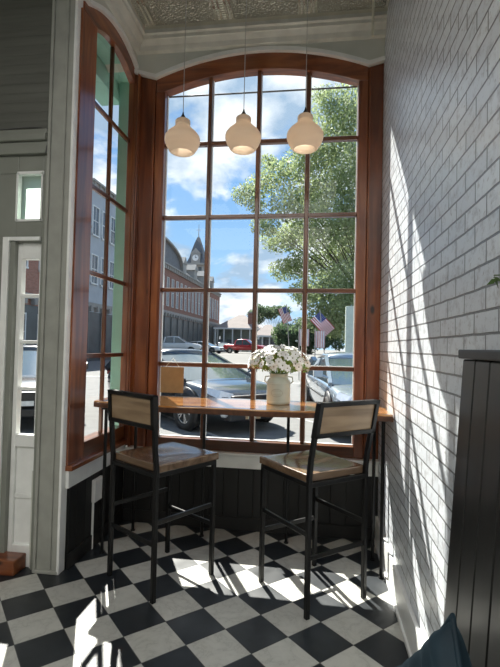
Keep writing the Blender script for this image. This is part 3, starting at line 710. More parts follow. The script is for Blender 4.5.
# ------------------------------------------------------------------ bench with leaning back on the right
bench_m = wood('black_stained_boards', (0.006, 0.006, 0.006), (0.012, 0.012, 0.0115), (0.024, 0.023, 0.021), axis=2, rough=0.4, knots=False, coat=0.15)
cap_m = plain('bench_cap_paint', (0.035, 0.037, 0.037), 0.45, 0, 0.15)
be = empty('bench', (0.3, 0.0, 0)); tag(be, 'long black bench with a grooved leaning back along the brick wall', 'bench')
def bx(z): return 0.460-(1.455-z)*0.062          # face of the leaning back
bk = MB(); y0, yend = -2.6, 1.51; pitch_ = 0.113; k = 0
y = yend
while y > y0:
    ya, yb = y-pitch_+0.004, y
    if k == 0: pass
    z0_, z1_ = 0.0, 1.455
    vs = [(bx(z)-0.3-o, yy, z) for z in (z0_, z1_) for yy in (ya, yb) for o in (0.0, -0.018)]
    bk.add(vs, [(0, 2, 3, 1), (4, 5, 7, 6), (0, 1, 5, 4), (2, 6, 7, 3), (0, 4, 6, 2), (1, 3, 7, 5)])
    y -= pitch_; k += 1
bk.build('backrest', bench_m, be, 0.004, 1)
core = MB(); core.add([(a-0.3, yy, z) for yy in (y0, yend-0.004) for a, z in ((bx(0.0)+0.012, 0.0), (0.485, 0.0), (0.485, 0.19), (WX-0.004, 0.195), (WX-0.004, 1.455), (bx(1.455)+0.012, 1.455))],
        [tuple(range(6)), tuple(range(11, 5, -1))]+[(i, (i+1) % 6, 6+(i+1) % 6, 6+i) for i in range(6)])
core.build('back_frame', black_paint, be)
MB().box(0.449-0.3, WX-0.302, y0, 1.525, 1.457, 1.485).build('cap_rail', cap_m, be, 0.004)
st_ = MB(); st_.box(-0.05-0.3, bx(0.45)-0.302, y0, 1.46, 0.405, 0.45); st_.build('seat', bench_m, be, 0.006)
st_ = MB(); st_.box(-0.02-0.3, 0.0-0.3, y0, 1.43, 0.0, 0.405); st_.box(0.0-0.3, 0.36-0.3, 1.41, 1.43, 0, 0.405); st_.build('seat_front', black_paint, be)

# ------------------------------------------------------------------ velvet cushion, standing on its corner
vel, nt, b = new_mat('teal_velvet')
nz = nd(nt, 'ShaderNodeTexNoise'); nz.inputs['Scale'].default_value = 9; nz.inputs['Detail'].default_value = 4; nt.links.new(coords(nt), nz.inputs['Vector'])
nt.links.new(ramp(nt, nz.outputs['Fac'], [(0.3, (0.002, 0.010, 0.018)), (0.7, (0.006, 0.026, 0.042))]), b.inputs['Base Color'])
b.inputs['Roughness'].default_value = 0.75; b.inputs['Sheen Weight'].default_value = 0.12; b.inputs['Sheen Tint'].default_value = (0.35, 0.65, 0.85, 1)
def cushion():
    r = empty('cushion', (0.24, 1.10, 0.465)); tag(r, 'dark teal velvet cushion leaning on the black bench back', 'cushion')
    S, T, n = 0.170, 0.055, 26; q = MB()
    def pt(i, j, sd_):
        u, v_ = 2*i/n-1, 2*j/n-1
        pin = 0.10*(1-u*u)*(abs(v_)) ; pin2 = 0.10*(1-v_*v_)*abs(u)
        x = S*u*(1-pin2*abs(u)); z = S*v_*(1-pin*abs(v_))
        th_ = T*max(0, (1-u**4))**0.55*max(0, (1-v_**4))**0.55
        wr = 0.022*noise.noise(Vector((u*2.2+v_*2.5, v_*5-u*2, sd_*2)))
        return (x, sd_*(th_+wr*(th_/T)), z)
    for sd_ in (-1, 1):
        q.add([pt(i, j, sd_) for j in range(n+1) for i in range(n+1)], [(j*(n+1)+i, j*(n+1)+i+1, (j+1)*(n+1)+i+1, (j+1)*(n+1)+i) for j in range(n) for i in range(n)], True)
    c_ = q.build('cover', vel, r)
    pp = [pt(i, 0, 1) for i in range(n)]+[pt(n, j, 1) for j in range(n)]+[pt(n-i, n, 1) for i in range(n)]+[pt(0, n-j, 1) for j in range(n+1)]
    pipe = MB().tube([(p[0], 0, p[2]) for p in pp], 0.006, 8).build('piping', vel, r)
    return r
cu = cushion()
# lean: rotate about its own centre
cu.rotation_mode = 'XYZ'
ctr = Vector((0.248, 0.95, 0.716))
cu.location = ctr
cu.rotation_euler = (Matrix.Rotation(math.radians(-82), 3, 'Z') @ Matrix.Rotation(math.radians(-9), 3, 'X') @ Matrix.Rotation(math.radians(40), 3, 'Y')).to_euler()

# ------------------------------------------------------------------ little plant on the bench ledge
pl = empty('potted_plant', (0.472, 0.96, 1.485)); tag(pl, 'small green leafy sprig reaching over the black bench ledge', 'plant')
MB().lathe([(0.001, 0), (0.022, 0), (0.030, 0.055), (0.032, 0.06), (0.027, 0.06), (0.02, 0.045), (0.001, 0.045)], n=20).build('pot', white_plastic, pl)
gl = plain('sprig_leaf', (0.07, 0.13, 0.035), 0.45, 0, 0.3, 30)
q = MB(); rnd = random.Random(5)
for (ex, ey, ez) in ((-0.050, 0.20, 0.178), (-0.02, -0.10, 0.18), (-0.06, 0.02, 0.15)):
    pts = [(0, 0, 0.05), (ex*0.4, ey*0.4, ez*0.75+0.03), (ex, ey, ez)]; q.tube(pts, 0.0018, 5)
    for k in range(9):
        f = 0.45+0.55*k/8; p = Vector((ex*f, ey*f, 0.05+(ez-0.05)*f)); d_ = Vector((rnd.uniform(-.6, .6), rnd.uniform(-.2, 1)*(1 if ey > 0 else -1), rnd.uniform(-.5, .7))).normalized()
        s_ = d_.cross(Vector((0.9, 0.1, 0.3))).normalized(); q.add([p, p+d_*0.016+s_*0.006, p+d_*0.034, p+d_*0.016-s_*0.006], [(0, 1, 2, 3)])
q.build('leaves', gl, pl)

# ================================================================== outside
GZ = -0.02
asphalt = plain('street_asphalt', (0.135, 0.135, 0.132), 0.9, 0, 0.12, 3, 0.1)  # the asphalt's own grey with slight random variation
concrete = plain('pavement_concrete', (0.16, 0.155, 0.145), 0.9, 0, 0.10, 2, 0.1)
paintline = plain('road_paint', (0.34, 0.34, 0.33), 0.8)
struct(MB().box(-120, 120, 3.95, 220, GZ-0.2, GZ).build('street', asphalt))
struct(MB().box(-60, 60, 3.96, 6.3, GZ, GZ+0.10).build('sidewalk', concrete))
pm = MB()
for i in range(-6, 8):
    x = -0.95+i*3.1
    pm.add([(x, 6.6, GZ+0.006), (x+0.10, 6.6, GZ+0.006), (x-3.9, 11.6, GZ+0.006), (x-4.0, 11.6, GZ+0.006)], [(0, 1, 2, 3)])
pm.box(-60, 60, 19.0, 19.14, GZ, GZ+0.006); pm.box(-60, 60, 19.4, 19.54, GZ, GZ+0.006)
struct(pm.build('road_markings', paintline))

LZ = 0.55      # the parking lot across the street lies a little higher
lot = MB(); lot.add([(-120, 40, GZ-0.1), (120, 40, GZ-0.1), (120, 46, LZ), (-120, 46, LZ), (120, 220, LZ), (-120, 220, LZ), (-120, 220, GZ-0.1), (120, 220, GZ-0.1)],
        [(0, 1, 2, 3), (3, 2, 4, 5), (0, 3, 5, 6), (1, 7, 4, 2), (5, 4, 7, 6), (0, 6, 7, 1)])
struct(lot.build('parking_lot', plain('lot_paving', (0.145, 0.14, 0.13), 0.9, 0, 0.1, 0.6)))
# ------------------------------------------------------------------ buildings along the street on the left
bx_red = brick_mat('red_brick', 'yz', 0.22, 0.075, (0, 0), ((0.26, 0.095, 0.06), (0.36, 0.15, 0.10)), (0.33, 0.27, 0.23), 0.008, False, 0.3)
bx_dark = brick_mat('brown_brick', 'yz', 0.22, 0.075, (0, 0), ((0.20, 0.085, 0.06), (0.27, 0.125, 0.09)), (0.24, 0.18, 0.15), 0.008, False, 0.3)
pale_wall = plain('pale_render', (0.40, 0.43, 0.46), 0.8, 0, 0.08, 1)
stone = plain('stone_trim', (0.30, 0.285, 0.26), 0.8, 0, 0.1, 2)
slate = plain('slate_roof', (0.115, 0.115, 0.12), 0.6, 0, 0.2, 3)
win_glass = plain('dark_window', (0.10, 0.12, 0.14), 0.12, 0, 0.2, 1)
white_frame = plain('white_window_frame', (0.72, 0.72, 0.70), 0.5)
shopfront = plain('dark_shopfront', (0.07, 0.075, 0.075), 0.4, 0, 0.3, 1)
BX = -18.2
def bwindow(par, y, z, w, h, frame=white_frame):
    f = MB(); t = 0.09 if w > 0.8 else 0.04
    f.box(BX-0.05, BX+0.09, y-w/2-t, y-w/2, z-t, z+h+t); f.box(BX-0.05, BX+0.09, y+w/2, y+w/2+t, z-t, z+h+t)
    f.box(BX-0.05, BX+0.09, y-w/2, y+w/2, z+h, z+h+t); f.box(BX-0.05, BX+0.13, y-w/2-t, y+w/2+t, z-t*1.3, z); f.box(BX-0.03, BX+0.06, y-w/2, y+w/2, z+h/2-0.03, z+h/2+0.03)
    f.box(BX-0.03, BX+0.05, y-0.02, y+0.02, z, z+h)
    o = f.build('window', frame, par)
    MB().box(BX-0.04, BX+0.02, y-w/2, y+w/2, z, z+h).build('pane', win_glass, o)
def block(name, label, y0, y1, top, wallm, wins, belt=4.4):
    r = empty(name, (0, 0, 0)); tag(r, label, 'building')
    MB().box(BX-9, BX, y0, y1, GZ, top).build('wall', wallm, r)
    c = MB(); c.box(BX-9.1, BX+0.35, y0, y1, top, top+0.18); c.box(BX, BX+0.2, y0, y1, top-0.45, top)
    for k in range(int((y1-y0)/0.9)): c.box(BX, BX+0.3, y0+0.3+k*0.9, y0+0.5+k*0.9, top-0.40, top)
    c.build('cornice', stone, r)
    bl = MB(); bl.box(BX, BX+0.22, y0, y1, belt, belt+0.35)
    for k in range(int((y1-y0)/1.1)): bl.box(BX, BX+0.32, y0+0.3+k*1.1, y0+0.62+k*1.1, belt-0.35, belt+0.1)
    bl.build('belt_course', stone, r)
    MB().box(BX-0.02, BX+0.05, y0+0.3, y1-0.3, GZ, belt-0.4).build('shopfront', shopfront, r)
    k = 0
    n = int((y1-y0)/2.6)
    for k in range(n+1):
        yy = y0+0.2+(y1-y0-0.4)*k/n
        MB().bar((BX+0.12, yy, GZ), (BX+0.10, yy, belt), 0.16).build('column', plain('weathered_column', (0.15, 0.145, 0.135), 0.7, 0, 0.15, 2), r)
    for (y, z, w, h) in wins: bwindow(r, y, z, w, h)
    return r
block('brick_building', 'red brick building with white sash windows seen through the entrance sidelight', 17.0, 34.3, 10.7, bx_red,
      [(y, z, 1.2, 2.2) for y in (18.6, 21.0, 23.5, 26.0, 28.6, 30.8, 33.0) for z in (1.0, 6.2)], 4.2)
block('pale_building', 'tall pale grey building seen through the left window', 34.4, 39.7, 14.6, pale_wall,
      [(y, z, 1.0, 2.3) for y in (35.5, 37.2, 38.8) for z in (6.4, 10.4)])
rC = block('long_brick_building', 'long brown brick building with tall narrow windows below the clock tower', 39.8, 86, 11.2, bx_dark,
      [(41+1.95*k, 6.3, 0.72, 3.5) for k in range(23)], 5.3)
# curved mansard end and sloping roof
n = 18; MC = 49.9
ar = [(MC+9.8*math.cos(PI*k/n), 11.3+2.8*math.sin(PI*k/n)**0.7) for k in range(n+1)]
MB().prism(ar, 0, BX-9, BX+0.1).build('mansard_roof', slate, rC)
ar2 = [(MC+(a-MC)*1.03, 11.3+(z-11.3)*1.09) for a, z in ar]
MB().strip(ar, ar2, 0, BX-0.1, BX+0.45).build('mansard_trim', stone, rC)
q = MB(); q.add([(BX+0.2, 60, 11.35), (BX+0.2, 86, 11.35), (BX-3, 84, 13.6), (BX-3, 60, 13.6), (BX-9, 86, 11.35), (BX-9, 60, 11.35), (BX-6, 84, 13.6), (BX-6, 60, 13.6)], [(0, 1, 2, 3), (1, 4, 6, 2), (4, 5, 7, 6), (3, 2, 6, 7), (5, 0, 3, 7)]); q.build('roof', slate, rC)
for y in (63, 69, 75, 81):
    d = MB(); d.box(BX-1.9, BX-0.3, y-0.8, y+0.8, 11.4, 13.0); d.prism([(y-1.0, 13.0), (y+1.0, 13.0), (y, 14.0)], 0, BX-2.6, BX-0.2); d.build('dormer', stone, rC)

# clock tower beyond
ct = empty('clock_tower', (-26.1, 99, -0.6)); ct.scale = (1.3, 1.3, 1.3); tag(ct, 'brick clock tower with a steep slate spire above the rooftops', 'tower')
MB().box(-1.45, 1.45, -1.45, 1.45, GZ, 12.9).build('shaft', bx_dark, ct)
c = MB(); c.box(-1.65, 1.65, -1.65, 1.65, 12.9, 13.2); c.box(-1.75, 1.75, -1.75, 1.75, 15.1, 15.4); c.build('cornice', stone, ct)
MB().box(-1.3, 1.3, -1.3, 1.3, 13.2, 15.1).build('belfry', stone, ct)
q = MB()
lv = [(1.62, 15.4), (1.22, 16.4), (0.95, 17.6), (0.62, 18.8), (0.20, 20.1)]
vs = [(sx*r_, sy*r_, z) for r_, z in lv for sx, sy in ((-1, -1), (1, -1), (1, 1), (-1, 1))]
q.add(vs, [(4*i+k, 4*i+(k+1) % 4, 4*i+4+(k+1) % 4, 4*i+4+k) for i in range(4) for k in range(4)]+[(16, 17, 18, 19)]); q.build('spire', slate, ct)
MB().tube([(0, 0, 20.0), (0, 0, 22.4)], [0.09, 0.03], 8).build('finial', stone, ct)
cv = MB(); cv.bar((-0.45, 0, 21.4), (0.45, 0, 21.4), 0.06); cv.build('weather_vane', stone, ct)
dm = MB(); dm.box(-0.75, 0.75, -1.75, -0.9, 15.4, 17.0); dm.prism([(-0.9, 17.0), (0.9, 17.0), (0, 17.9)], 1, -1.8, -0.6); dm.build('clock_dormer', stone, ct)
cf = MB(); cf.prism([(0.52*math.cos(2*PI*k/24), 16.25+0.52*math.sin(2*PI*k/24)) for k in range(24)], 1, -1.82, -1.76); fo = cf.build('clock_face', white_frame, ct)
h_ = MB(); h_.bar((0, -1.84, 16.25), (0, -1.84, 16.65), 0.05); h_.bar((0, -1.84, 16.25), (0.28, -1.84, 16.32), 0.06); h_.build('clock_hands', black_paint, fo)
for sx in (-0.7, 0.7): MB().box(sx-0.28, sx+0.28, -1.32, -1.28, 13.5, 14.8).build('louvre', shopfront, ct)

# hip roofed pavilion
roofm = plain('pale_roof_shingle', (0.24, 0.20, 0.18), 0.85, 0, 0.08, 1)
def pavilion(name, label, x0, x1, y0, y1, ez, az, posts):
    r = empty(name, (0, 0, 0)); tag(r, label, 'building')
    MB().box(x0+0.9, x1-0.9, y0+1.6, y1-0.4, GZ, ez).build('wall', plain('dull_green_wall', (0.20, 0.22, 0.19), 0.8, 0, 0.3, 0.6), r)
    cx, cy = (x0+x1)/2, (y0+y1)/2
    MB().add([(x0, y0, ez), (x1, y0, ez), (x1, y1, ez), (x0, y1, ez), (cx-0.5, cy, az), (cx+0.5, cy, az)], [(0, 1, 5, 4), (1, 2, 5), (2, 3, 4, 5), (3, 0, 4), (3, 2, 1, 0)]).build('roof', roofm, r)
    MB().box(x0, x1, y0-0.03, y0, ez-0.25, ez+0.02).build('fascia', white_frame, r)
    for k in range(posts):
        xx = x0+0.3+(x1-x0-0.6)*k/(posts-1); MB().bar((xx, y0+0.3, GZ), (xx, y0+0.3, ez), 0.2).build('post', white_frame, r)
    for k in range(posts-1):
        xx = x0+0.3+(x1-x0-0.6)*(k+0.5)/(posts-1); MB().box(xx-0.5, xx+0.5, y0+1.55, y0+1.6, 1.0, 2.6).build('window', win_glass, r)
    return r
pav = pavilion('pavilion', 'single storey pavilion with a pale pyramid roof across the parking lot', -17.5, -9.3, 78, 88, 4.6, 7.2, 6)
r = pavilion('outbuilding', 'low pale-roofed outbuilding right of the pavilion', -9.4, -5.5, 70, 77, 3.2, 5.0, 4)
ch = MB().box(-11.7, -10.9, 79.6, 80.6, 4.0, 7.3).build('chimney', bx_dark, pav); MB().box(-11.8, -10.8, 79.5, 80.7, 7.3, 7.5).build('cap', stone, ch)

# ------------------------------------------------------------------ cars
tyre = plain('tyre', (0.012, 0.012, 0.012), 0.8); rim_m = plain('alloy', (0.50, 0.51, 0.52), 0.25, 0.9)
cglass = plain('car_glass', (0.05, 0.075, 0.085), 0.04, 0, 0.1, 1, 0, 1.0); lamp_m = plain('headlamp', (0.62, 0.64, 0.66), 0.12, 0.3, 0.1, 20, 0, 1.0)
trimblack = plain('black_trim', (0.015, 0.015, 0.016), 0.45); plate_m = plain('plate', (0.75, 0.75, 0.72), 0.5); tail_m = plain('tail_lamp', (0.40, 0.02, 0.02), 0.2)
def paint(name, col, metal=0.5): return plain(name, col, 0.22, metal, 0.03, 2, 0, 1.0)
def car(label, loc, heading, col, kind='suv', name='car', detail=True):
    d = Vector((heading[0], heading[1], 0)).normalized()
    r = empty(name, loc, math.atan2(d.y, d.x)); tag(r, label, 'car')
    pm_ = col
    # stations: x, half width, bottom, shoulder height
    if kind == 'pickup':
        st = [(-2.75, .86, .55, 1.02), (-2.6, .94, .42, 1.12), (-1.2, .96, .38, 1.12), (-0.9, .96, .36, 1.12), (0.9, .96, .36, 1.12), (1.3, .96, .38, 1.15), (2.3, .93, .40, 1.08), (2.7, .84, .48, .96), (2.78, .78, .55, .80)]
        gh = [(-1.15, 1.10), (-1.0, 1.76), (0.35, 1.78), (1.25, 1.14)]; ax = (1.75, -1.75)
    else:
        st = [(-2.32, .72, .48, .80), (-2.26, .84, .32, .885), (-1.9, .91, .27, .92), (-0.8, .93, .23, .905), (0.6, .93, .23, .89), (1.15, .92, .25, .86), (1.85, .89, .27, .80), (2.18, .80, .30, .71), (2.32, .66, .36, .58)]
        gh = [(-2.15, 0.89), (-1.80, 1.30), (-0.05, 1.38), (1.22, 0.855)]; ax = (1.42, -1.38)
    q = MB(); ring = []
    for x, w, zb, zt in st:
        half = [(0.86*w, zb), (0.97*w, zb+0.10), (w, zb+(zt-zb)*0.45), (0.985*w, zt-0.12), (0.93*w, zt-0.03), (0.80*w, zt), (0.4*w, zt+0.025)]
        ring.append([(x, -a, z) for a, z in half]+[(x, a, z) for a, z in reversed(half)])
    m_ = len(ring[0]); vs = [p for rg_ in ring for p in rg_]
    q.add(vs, [(i*m_+k, i*m_+(k+1) % m_, (i+1)*m_+(k+1) % m_, (i+1)*m_+k) for i in range(len(ring)-1) for k in range(m_)]+[tuple(range(m_)), tuple(range(len(vs)-1, len(vs)-m_-1, -1))], True)
    bo = q.build('body', pm_, r); bo.modifiers.new('s', 'SUBSURF').levels = 1; bo.modifiers['s'].render_levels = 2
    # cabin: roof shell over glass
    wb, wt = (0.86, 0.70)
    (xa, za), (xb, zb2), (xc, zc2), (xd, zd) = gh
    lo_r, hi_r, hi_f, lo_f = (xa, wb, za), (xb, wt, zb2-0.06), (xc, wt, zc2-0.07), (xd, wb-0.03, zd)
    def S(p, s): return (p[0], s*p[1], p[2])
    gl_ = MB()
    for s in (-1, 1): gl_.add([S(lo_r, s), S(hi_r, s), S(hi_f, s), S(lo_f, s)], [(0, 1, 2, 3)])
    gl_2 = [('windshield', [S(lo_f, -1), S(lo_f, 1), S(hi_f, 1), S(hi_f, -1)]), ('rear_window', [S(lo_r, -1), S(lo_r, 1), S(hi_r, 1), S(hi_r, -1)])]
    for s in (-1, 1): MB().add([S(lo_r, s), S(hi_r, s), S(hi_f, s), S(lo_f, s)], [(0, 1, 2, 3)]).build('side_window', cglass, r)
    for nme, f in gl_2:
        q = MB(); n_ = 6; V_ = []
        for j in range(n_+1):
            for i in range(n_+1):
                a = Vector(f[0]).lerp(Vector(f[1]), i/n_); b_ = Vector(f[3]).lerp(Vector(f[2]), i/n_); p = a.lerp(b_, j/n_)
                p.x += (0.10 if nme == 'windshield' else -0.05)*math.sin(PI*i/n_); V_.append(p)
        q.add(V_, [(j*(n_+1)+i, j*(n_+1)+i+1, (j+1)*(n_+1)+i+1, (j+1)*(n_+1)+i) for j in range(n_) for i in range(n_)], True); q.build(nme, cglass, r)
    q = MB(); prs = []
    for x, z, w in ((xb-0.08, zb2-0.07, wt+0.01), (xb+0.15, zb2, wt-0.02), ((xb+xc)/2, max(zb2, zc2)+0.01, wt-0.02), (xc-0.1, zc2, wt-0.03), (xc+0.06, zc2-0.05, wt)):
        prs.append([(x, -w-0.02, z-0.07), (x, -w+0.06, z-0.01), (x, -w*0.4, z+0.03), (x, w*0.4, z+0.03), (x, w-0.06, z-0.01), (x, w+0.02, z-0.07), (x, 0, z-0.06)])
    q.add([p for c_ in prs for p in c_], [(i*7+k, i*7+(k+1) % 7, (i+1)*7+(k+1) % 7, (i+1)*7+k) for i in range(4) for k in range(7)]+[tuple(range(7)), tuple(range(34, 27, -1))], True)
    q.build('roof', pm_, r)
    pil = MB()
    for s in (-1, 1):
        pil.bar(S(lo_f, s), S(hi_f, s), 0.07); pil.bar(S(lo_r, s), S(hi_r, s), 0.12)
        mx_ = (lo_r[0]+lo_f[0])/2-0.1; pil.bar((mx_, s*(wb-0.005), za), (mx_-0.03, s*wt, zb2-0.03), 0.07)
    pil.build('pillar', pm_, r) if False else None
    for s in (-1, 1):
        for a, b_, w in ((lo_f, hi_f, 0.07), (lo_r, hi_r, 0.12), ((mx_, wb-0.005, za), (mx_-0.03, wt, zb2-0.03), 0.07)):
            MB().bar(S(a, s), S(b_, s), w).build('pillar', pm_, r)
    for x in ax:
        for s in (-1, 1):
            W_ = st[3][1]
            MB().lathe([(0.001, 0), (0.40, 0), (0.40, 0.03), (0.001, 0.03)], n=28).build('wheel_arch', trimblack, r)
            ao = COL.objects[-1]; ao.location = (x, s*(W_-0.035 if s > 0 else W_-0.035), 0.36); ao.rotation_euler = (-s*PI/2, 0, 0)
            wo = MB().lathe([(0.22, -0.20), (0.31, -0.19), (0.335, -0.14), (0.335, -0.03), (0.31, 0.015), (0.23, 0.02), (0.22, -0.03), (0.22, -0.20)], n=32).build('wheel', tyre, r)
            wo.location = (x, s*(W_+0.01), 0.335); wo.rotation_euler = (-s*PI/2, 0, 0)
            ri = MB(); ri.lathe([(0.205, 0.0), (0.225, 0.01), (0.225, -0.05), (0.205, -0.05), (0.205, 0.0)], n=32); ri.lathe([(0.001, 0.008), (0.05, 0.006), (0.05, -0.03)], n=16)
            for k in range(5):
                a = 2*PI*k/5
                for da in (-0.16, 0.16): ri.bar((0.03*math.cos(a), 0.03*math.sin(a), -0.005), (0.212*math.cos(a+da), 0.212*math.sin(a+da), -0.005), 0.024, 0.02)
            ri.build('rim', rim_m, wo)
    xf = st[-1][0]
    if detail:
        MB().box(xf-0.10, xf+0.02, -0.55, 0.55, 0.48, 0.66).build('grille', trimblack, r, 0.02)
        MB().box(xf-0.20, xf+0.035, -0.62, 0.62, 0.24, 0.38).build('lower_grille', trimblack, r, 0.02)
        for s in (-1, 1):
            q = MB(); q.add([(xf-0.03, s*0.50, 0.60), (xf-0.14, s*0.76, 0.62), (xf-0.36, s*0.865, 0.70), (xf-0.42, s*0.82, 0.79), (xf-0.18, s*0.66, 0.74), (xf-0.06, s*0.50, 0.69),
                               (xf-0.3, s*0.5, 0.60), (xf-0.4, s*0.6, 0.62), (xf-0.5, s*0.7, 0.70), (xf-0.5, s*0.7, 0.77), (xf-0.4, s*0.55, 0.73), (xf-0.3, s*0.45, 0.69)],
                              [(0, 1, 2, 3, 4, 5)]+[(i, (i+1) % 6, 6+(i+1) % 6, 6+i) for i in range(6)]); q.build('headlamp', lamp_m, r)
            q = MB(); q.lathe([(0.001, 0.03), (0.05, 0.025), (0.06, 0.0), (0.065, -0.05)], n=16); fo_ = q.build('fog_lamp', lamp_m, r); fo_.location = (xf-0.06, s*0.66, 0.36); fo_.rotation_euler = (0, PI/2, 0)
            q = MB(); q.tube([(xd-0.22, s*0.84, 0.95), (xd-0.24, s*0.96, 1.00)], 0.03, 8); q.box(xd-0.32, xd-0.20, min(s*0.93, s*1.10), max(s*0.93, s*1.10), 0.96, 1.10); q.build('mirror', pm_, r, 0.03)
            MB().box(-1.9, 1.0, s*0.935-0.008, s*0.935+0.008, 0.60, 0.63).build('side_moulding', trimblack, r)
            for xx in (0.15, -0.85): MB().box(xx-0.10, xx+0.10, s*0.93-0.02, s*0.93+0.02, 0.79, 0.82).build('door_handle', rim_m, r)
        MB().box(xf+0.01, xf+0.04, -0.16, 0.16, 0.43, 0.51).build('licence_plate', plate_m, r)
    for s in (-1, 1): MB().box(st[0][0]-0.01, st[0][0]+0.15, min(s*0.55, s*0.80), max(s*0.55, s*0.80), 0.75, 0.95).build('tail_lamp', tail_m, r, 0.02)
    return r
def place(wx, wy, hx, hy, axle=1.42, hw=0.93):
    """car position from its right front wheel on the ground"""
    d = Vector((hx, hy)).normalized(); nrm = Vector((-d.y, d.x))
    c_ = Vector((wx, wy))-d*axle+nrm*hw
    return (c_.x, c_.y, GZ)
H1 = (0.743, -0.669)
car('dark charcoal car parked nose to kerb, right outside the bay window', place(-2.25, 7.86, *H1), H1, paint('dark_car_paint', (0.045, 0.055, 0.065)))
H2 = (0.139, -0.990)
car('silver blue car beyond the right end of the high table', place(0.22, 8.1, *H2), H2, paint('silver_blue_paint', (0.30, 0.36, 0.42)))
H3 = (0.53, -0.85)
car('black car with a pale plate seen through the entrance sidelight', (-5.98, 8.97, GZ), H3, paint('black_car_paint', (0.02, 0.022, 0.025), 0.3))
car('white pickup parked left in front of the long brick building', (-14.6, 47, LZ), (1, 0.15), paint('white_pickup_paint', (0.62, 0.62, 0.61), 0), 'pickup', 'pickup_truck')
car('white car parked in the lot left of the pavilion', (-13.0, 53.5, LZ), (1, -0.25), paint('white_car_paint', (0.66, 0.66, 0.65), 0))
car('dark car in the lot between the white car and red pickup', (-12.7, 63, LZ), (0.4, -1), paint('charcoal_paint', (0.05, 0.05, 0.055)))
car('red pickup truck parked before the pavilion', (-8.6, 57, LZ), (1, -0.3), paint('red_paint', (0.40, 0.015, 0.02), 0.2), 'pickup', 'pickup_truck')

# ------------------------------------------------------------------ trees
def leafmat(name, a, b_):
    m = bpy.data.materials.new(name); m.use_nodes = True; nt = m.node_tree; b = nt.nodes['Principled BSDF']; out = nt.nodes['Material Output']
    nz = nd(nt, 'ShaderNodeTexNoise'); nz.inputs['Scale'].default_value = 0.9; nz.inputs['Detail'].default_value = 4; nt.links.new(coords(nt), nz.inputs['Vector'])
    c = ramp(nt, nz.outputs['Fac'], [(0.35, a), (0.65, b_)]); nt.links.new(c, b.inputs['Base Color']); b.inputs['Roughness'].default_value = 0.6
    tl = nd(nt, 'ShaderNodeBsdfTranslucent'); nt.links.new(c, tl.inputs[0]); mx = nd(nt, 'ShaderNodeMixShader'); mx.inputs[0].default_value = 0.55
    nt.links.new(b.outputs[0], mx.inputs[1]); nt.links.new(tl.outputs[0], mx.inputs[2]); nt.links.new(mx.outputs[0], out.inputs[0])
    return m
leaf_a = leafmat('street_tree_leaf', (0.20, 0.26, 0.11), (0.38, 0.45, 0.22)); leaf_b = leafmat('dark_tree_leaf', (0.06, 0.105, 0.05), (0.14, 0.20, 0.09))
barkm = plain('tree_bark', (0.09, 0.07, 0.055), 0.9, 0, 0.3, 8, 0.4)
def tree(label, base, blobs, nleaf, size, lm, seed, trunk_r=0.25, branches=True, name='tree', lean=(0, 0)):
    rnd = random.Random(seed); r = empty(name, base); tag(r, label, 'tree')
    B = Vector(base); cs = [Vector(b_[0])-B for b_ in blobs]
    tr = MB(); top = sum(cs, Vector())/len(cs); fork = Vector((top.x*0.3, top.y*0.3, max(1.5, top.z*0.45)))
    tr.tube([(0, 0, 0), fork*0.5, fork], [trunk_r*1.2, trunk_r, trunk_r*0.8], 10)
    if branches:
        for c_ in cs:
            mid = fork.lerp(c_, 0.5)+Vector((rnd.uniform(-.4, .4), rnd.uniform(-.4, .4), rnd.uniform(0, .5))); tr.tube([fork, mid, c_], [trunk_r*0.15, trunk_r*0.07, trunk_r*0.03], 6)
    tr.build('trunk', barkm, r)
    q = MB(); tot = sum(b_[1]**2 for b_ in blobs)
    vs = []; fs = []
    for (c0_, rad), c_ in zip(blobs, cs):
        for k in range(int(nleaf*rad*rad/tot)):
            v_ = Vector((rnd.gauss(0, 1), rnd.gauss(0, 1), rnd.gauss(0, 1))).normalized()*rad*rnd.random()**0.42
            v_.z *= 0.72; p = c_+v_; a = Vector((rnd.gauss(0, 1), rnd.gauss(0, 1), rnd.gauss(0, 1))).normalized(); b2 = a.orthogonal().normalized()
            s = size*rnd.uniform(0.6, 1.3); o = len(vs); vs += [p-a*s, p+b2*s*0.5, p+a*s, p-b2*s*0.5]; fs.append((o, o+1, o+2, o+3))
    q.add(vs, fs); q.build('foliage', lm, r)
    return r
rnd = random.Random(11)
def px(u, v, y):     # a world point seen at a given spot of the photograph, at distance y
    d = cr_*((u-250)/FPX)+cu_*((333.5-v)/FPX)+cf_; t_ = y/d.y
    return (d.x*t_, y, H+d.z*t_)
bl = []
for (u, v, rad) in ((345, 100, 1.0), (330, 120, 1.1), (352, 140, 1.4), (318, 150, 1.0), (300, 165, 0.9), (335, 170, 1.3), (280, 175, 0.8), (262, 185, 0.7), (245, 195, 0.6), (310, 195, 1.1), (290, 205, 0.9), (345, 200, 1.5),
                    (325, 225, 1.3), (300, 235, 1.0), (278, 240, 0.8), (265, 225, 0.6), (350, 240, 1.4), (335, 262, 1.2), (305, 265, 0.9), (285, 270, 0.7), (350, 285, 1.3), (325, 295, 1.1), (305, 292, 0.7), (348, 315, 1.2), (330, 322, 0.9),
                    (375, 120, 1.6), (385, 170, 1.8), (380, 230, 1.8), (385, 290, 1.8), (268, 162, 0.45), (255, 205, 0.45), (322, 95, 0.5)):
    bl.append((px(u, v, 26+rnd.uniform(-2.5, 2.5)), rad*1.45))
tree('large airy green street tree filling the right side of the window view', (3.9, 26.0, GZ), bl, 68000, 0.092, leaf_a, 2, 0.32)
far = [('broad dark green tree behind the flags and flowers', (275, 345), (318, 346), 66, 12), ('rounded tree between the outbuilding and the flags', (248, 296), (300, 345), 94, 5), ('dark tree top behind the pavilion roof', (212, 240), (322, 335), 100, 6)]
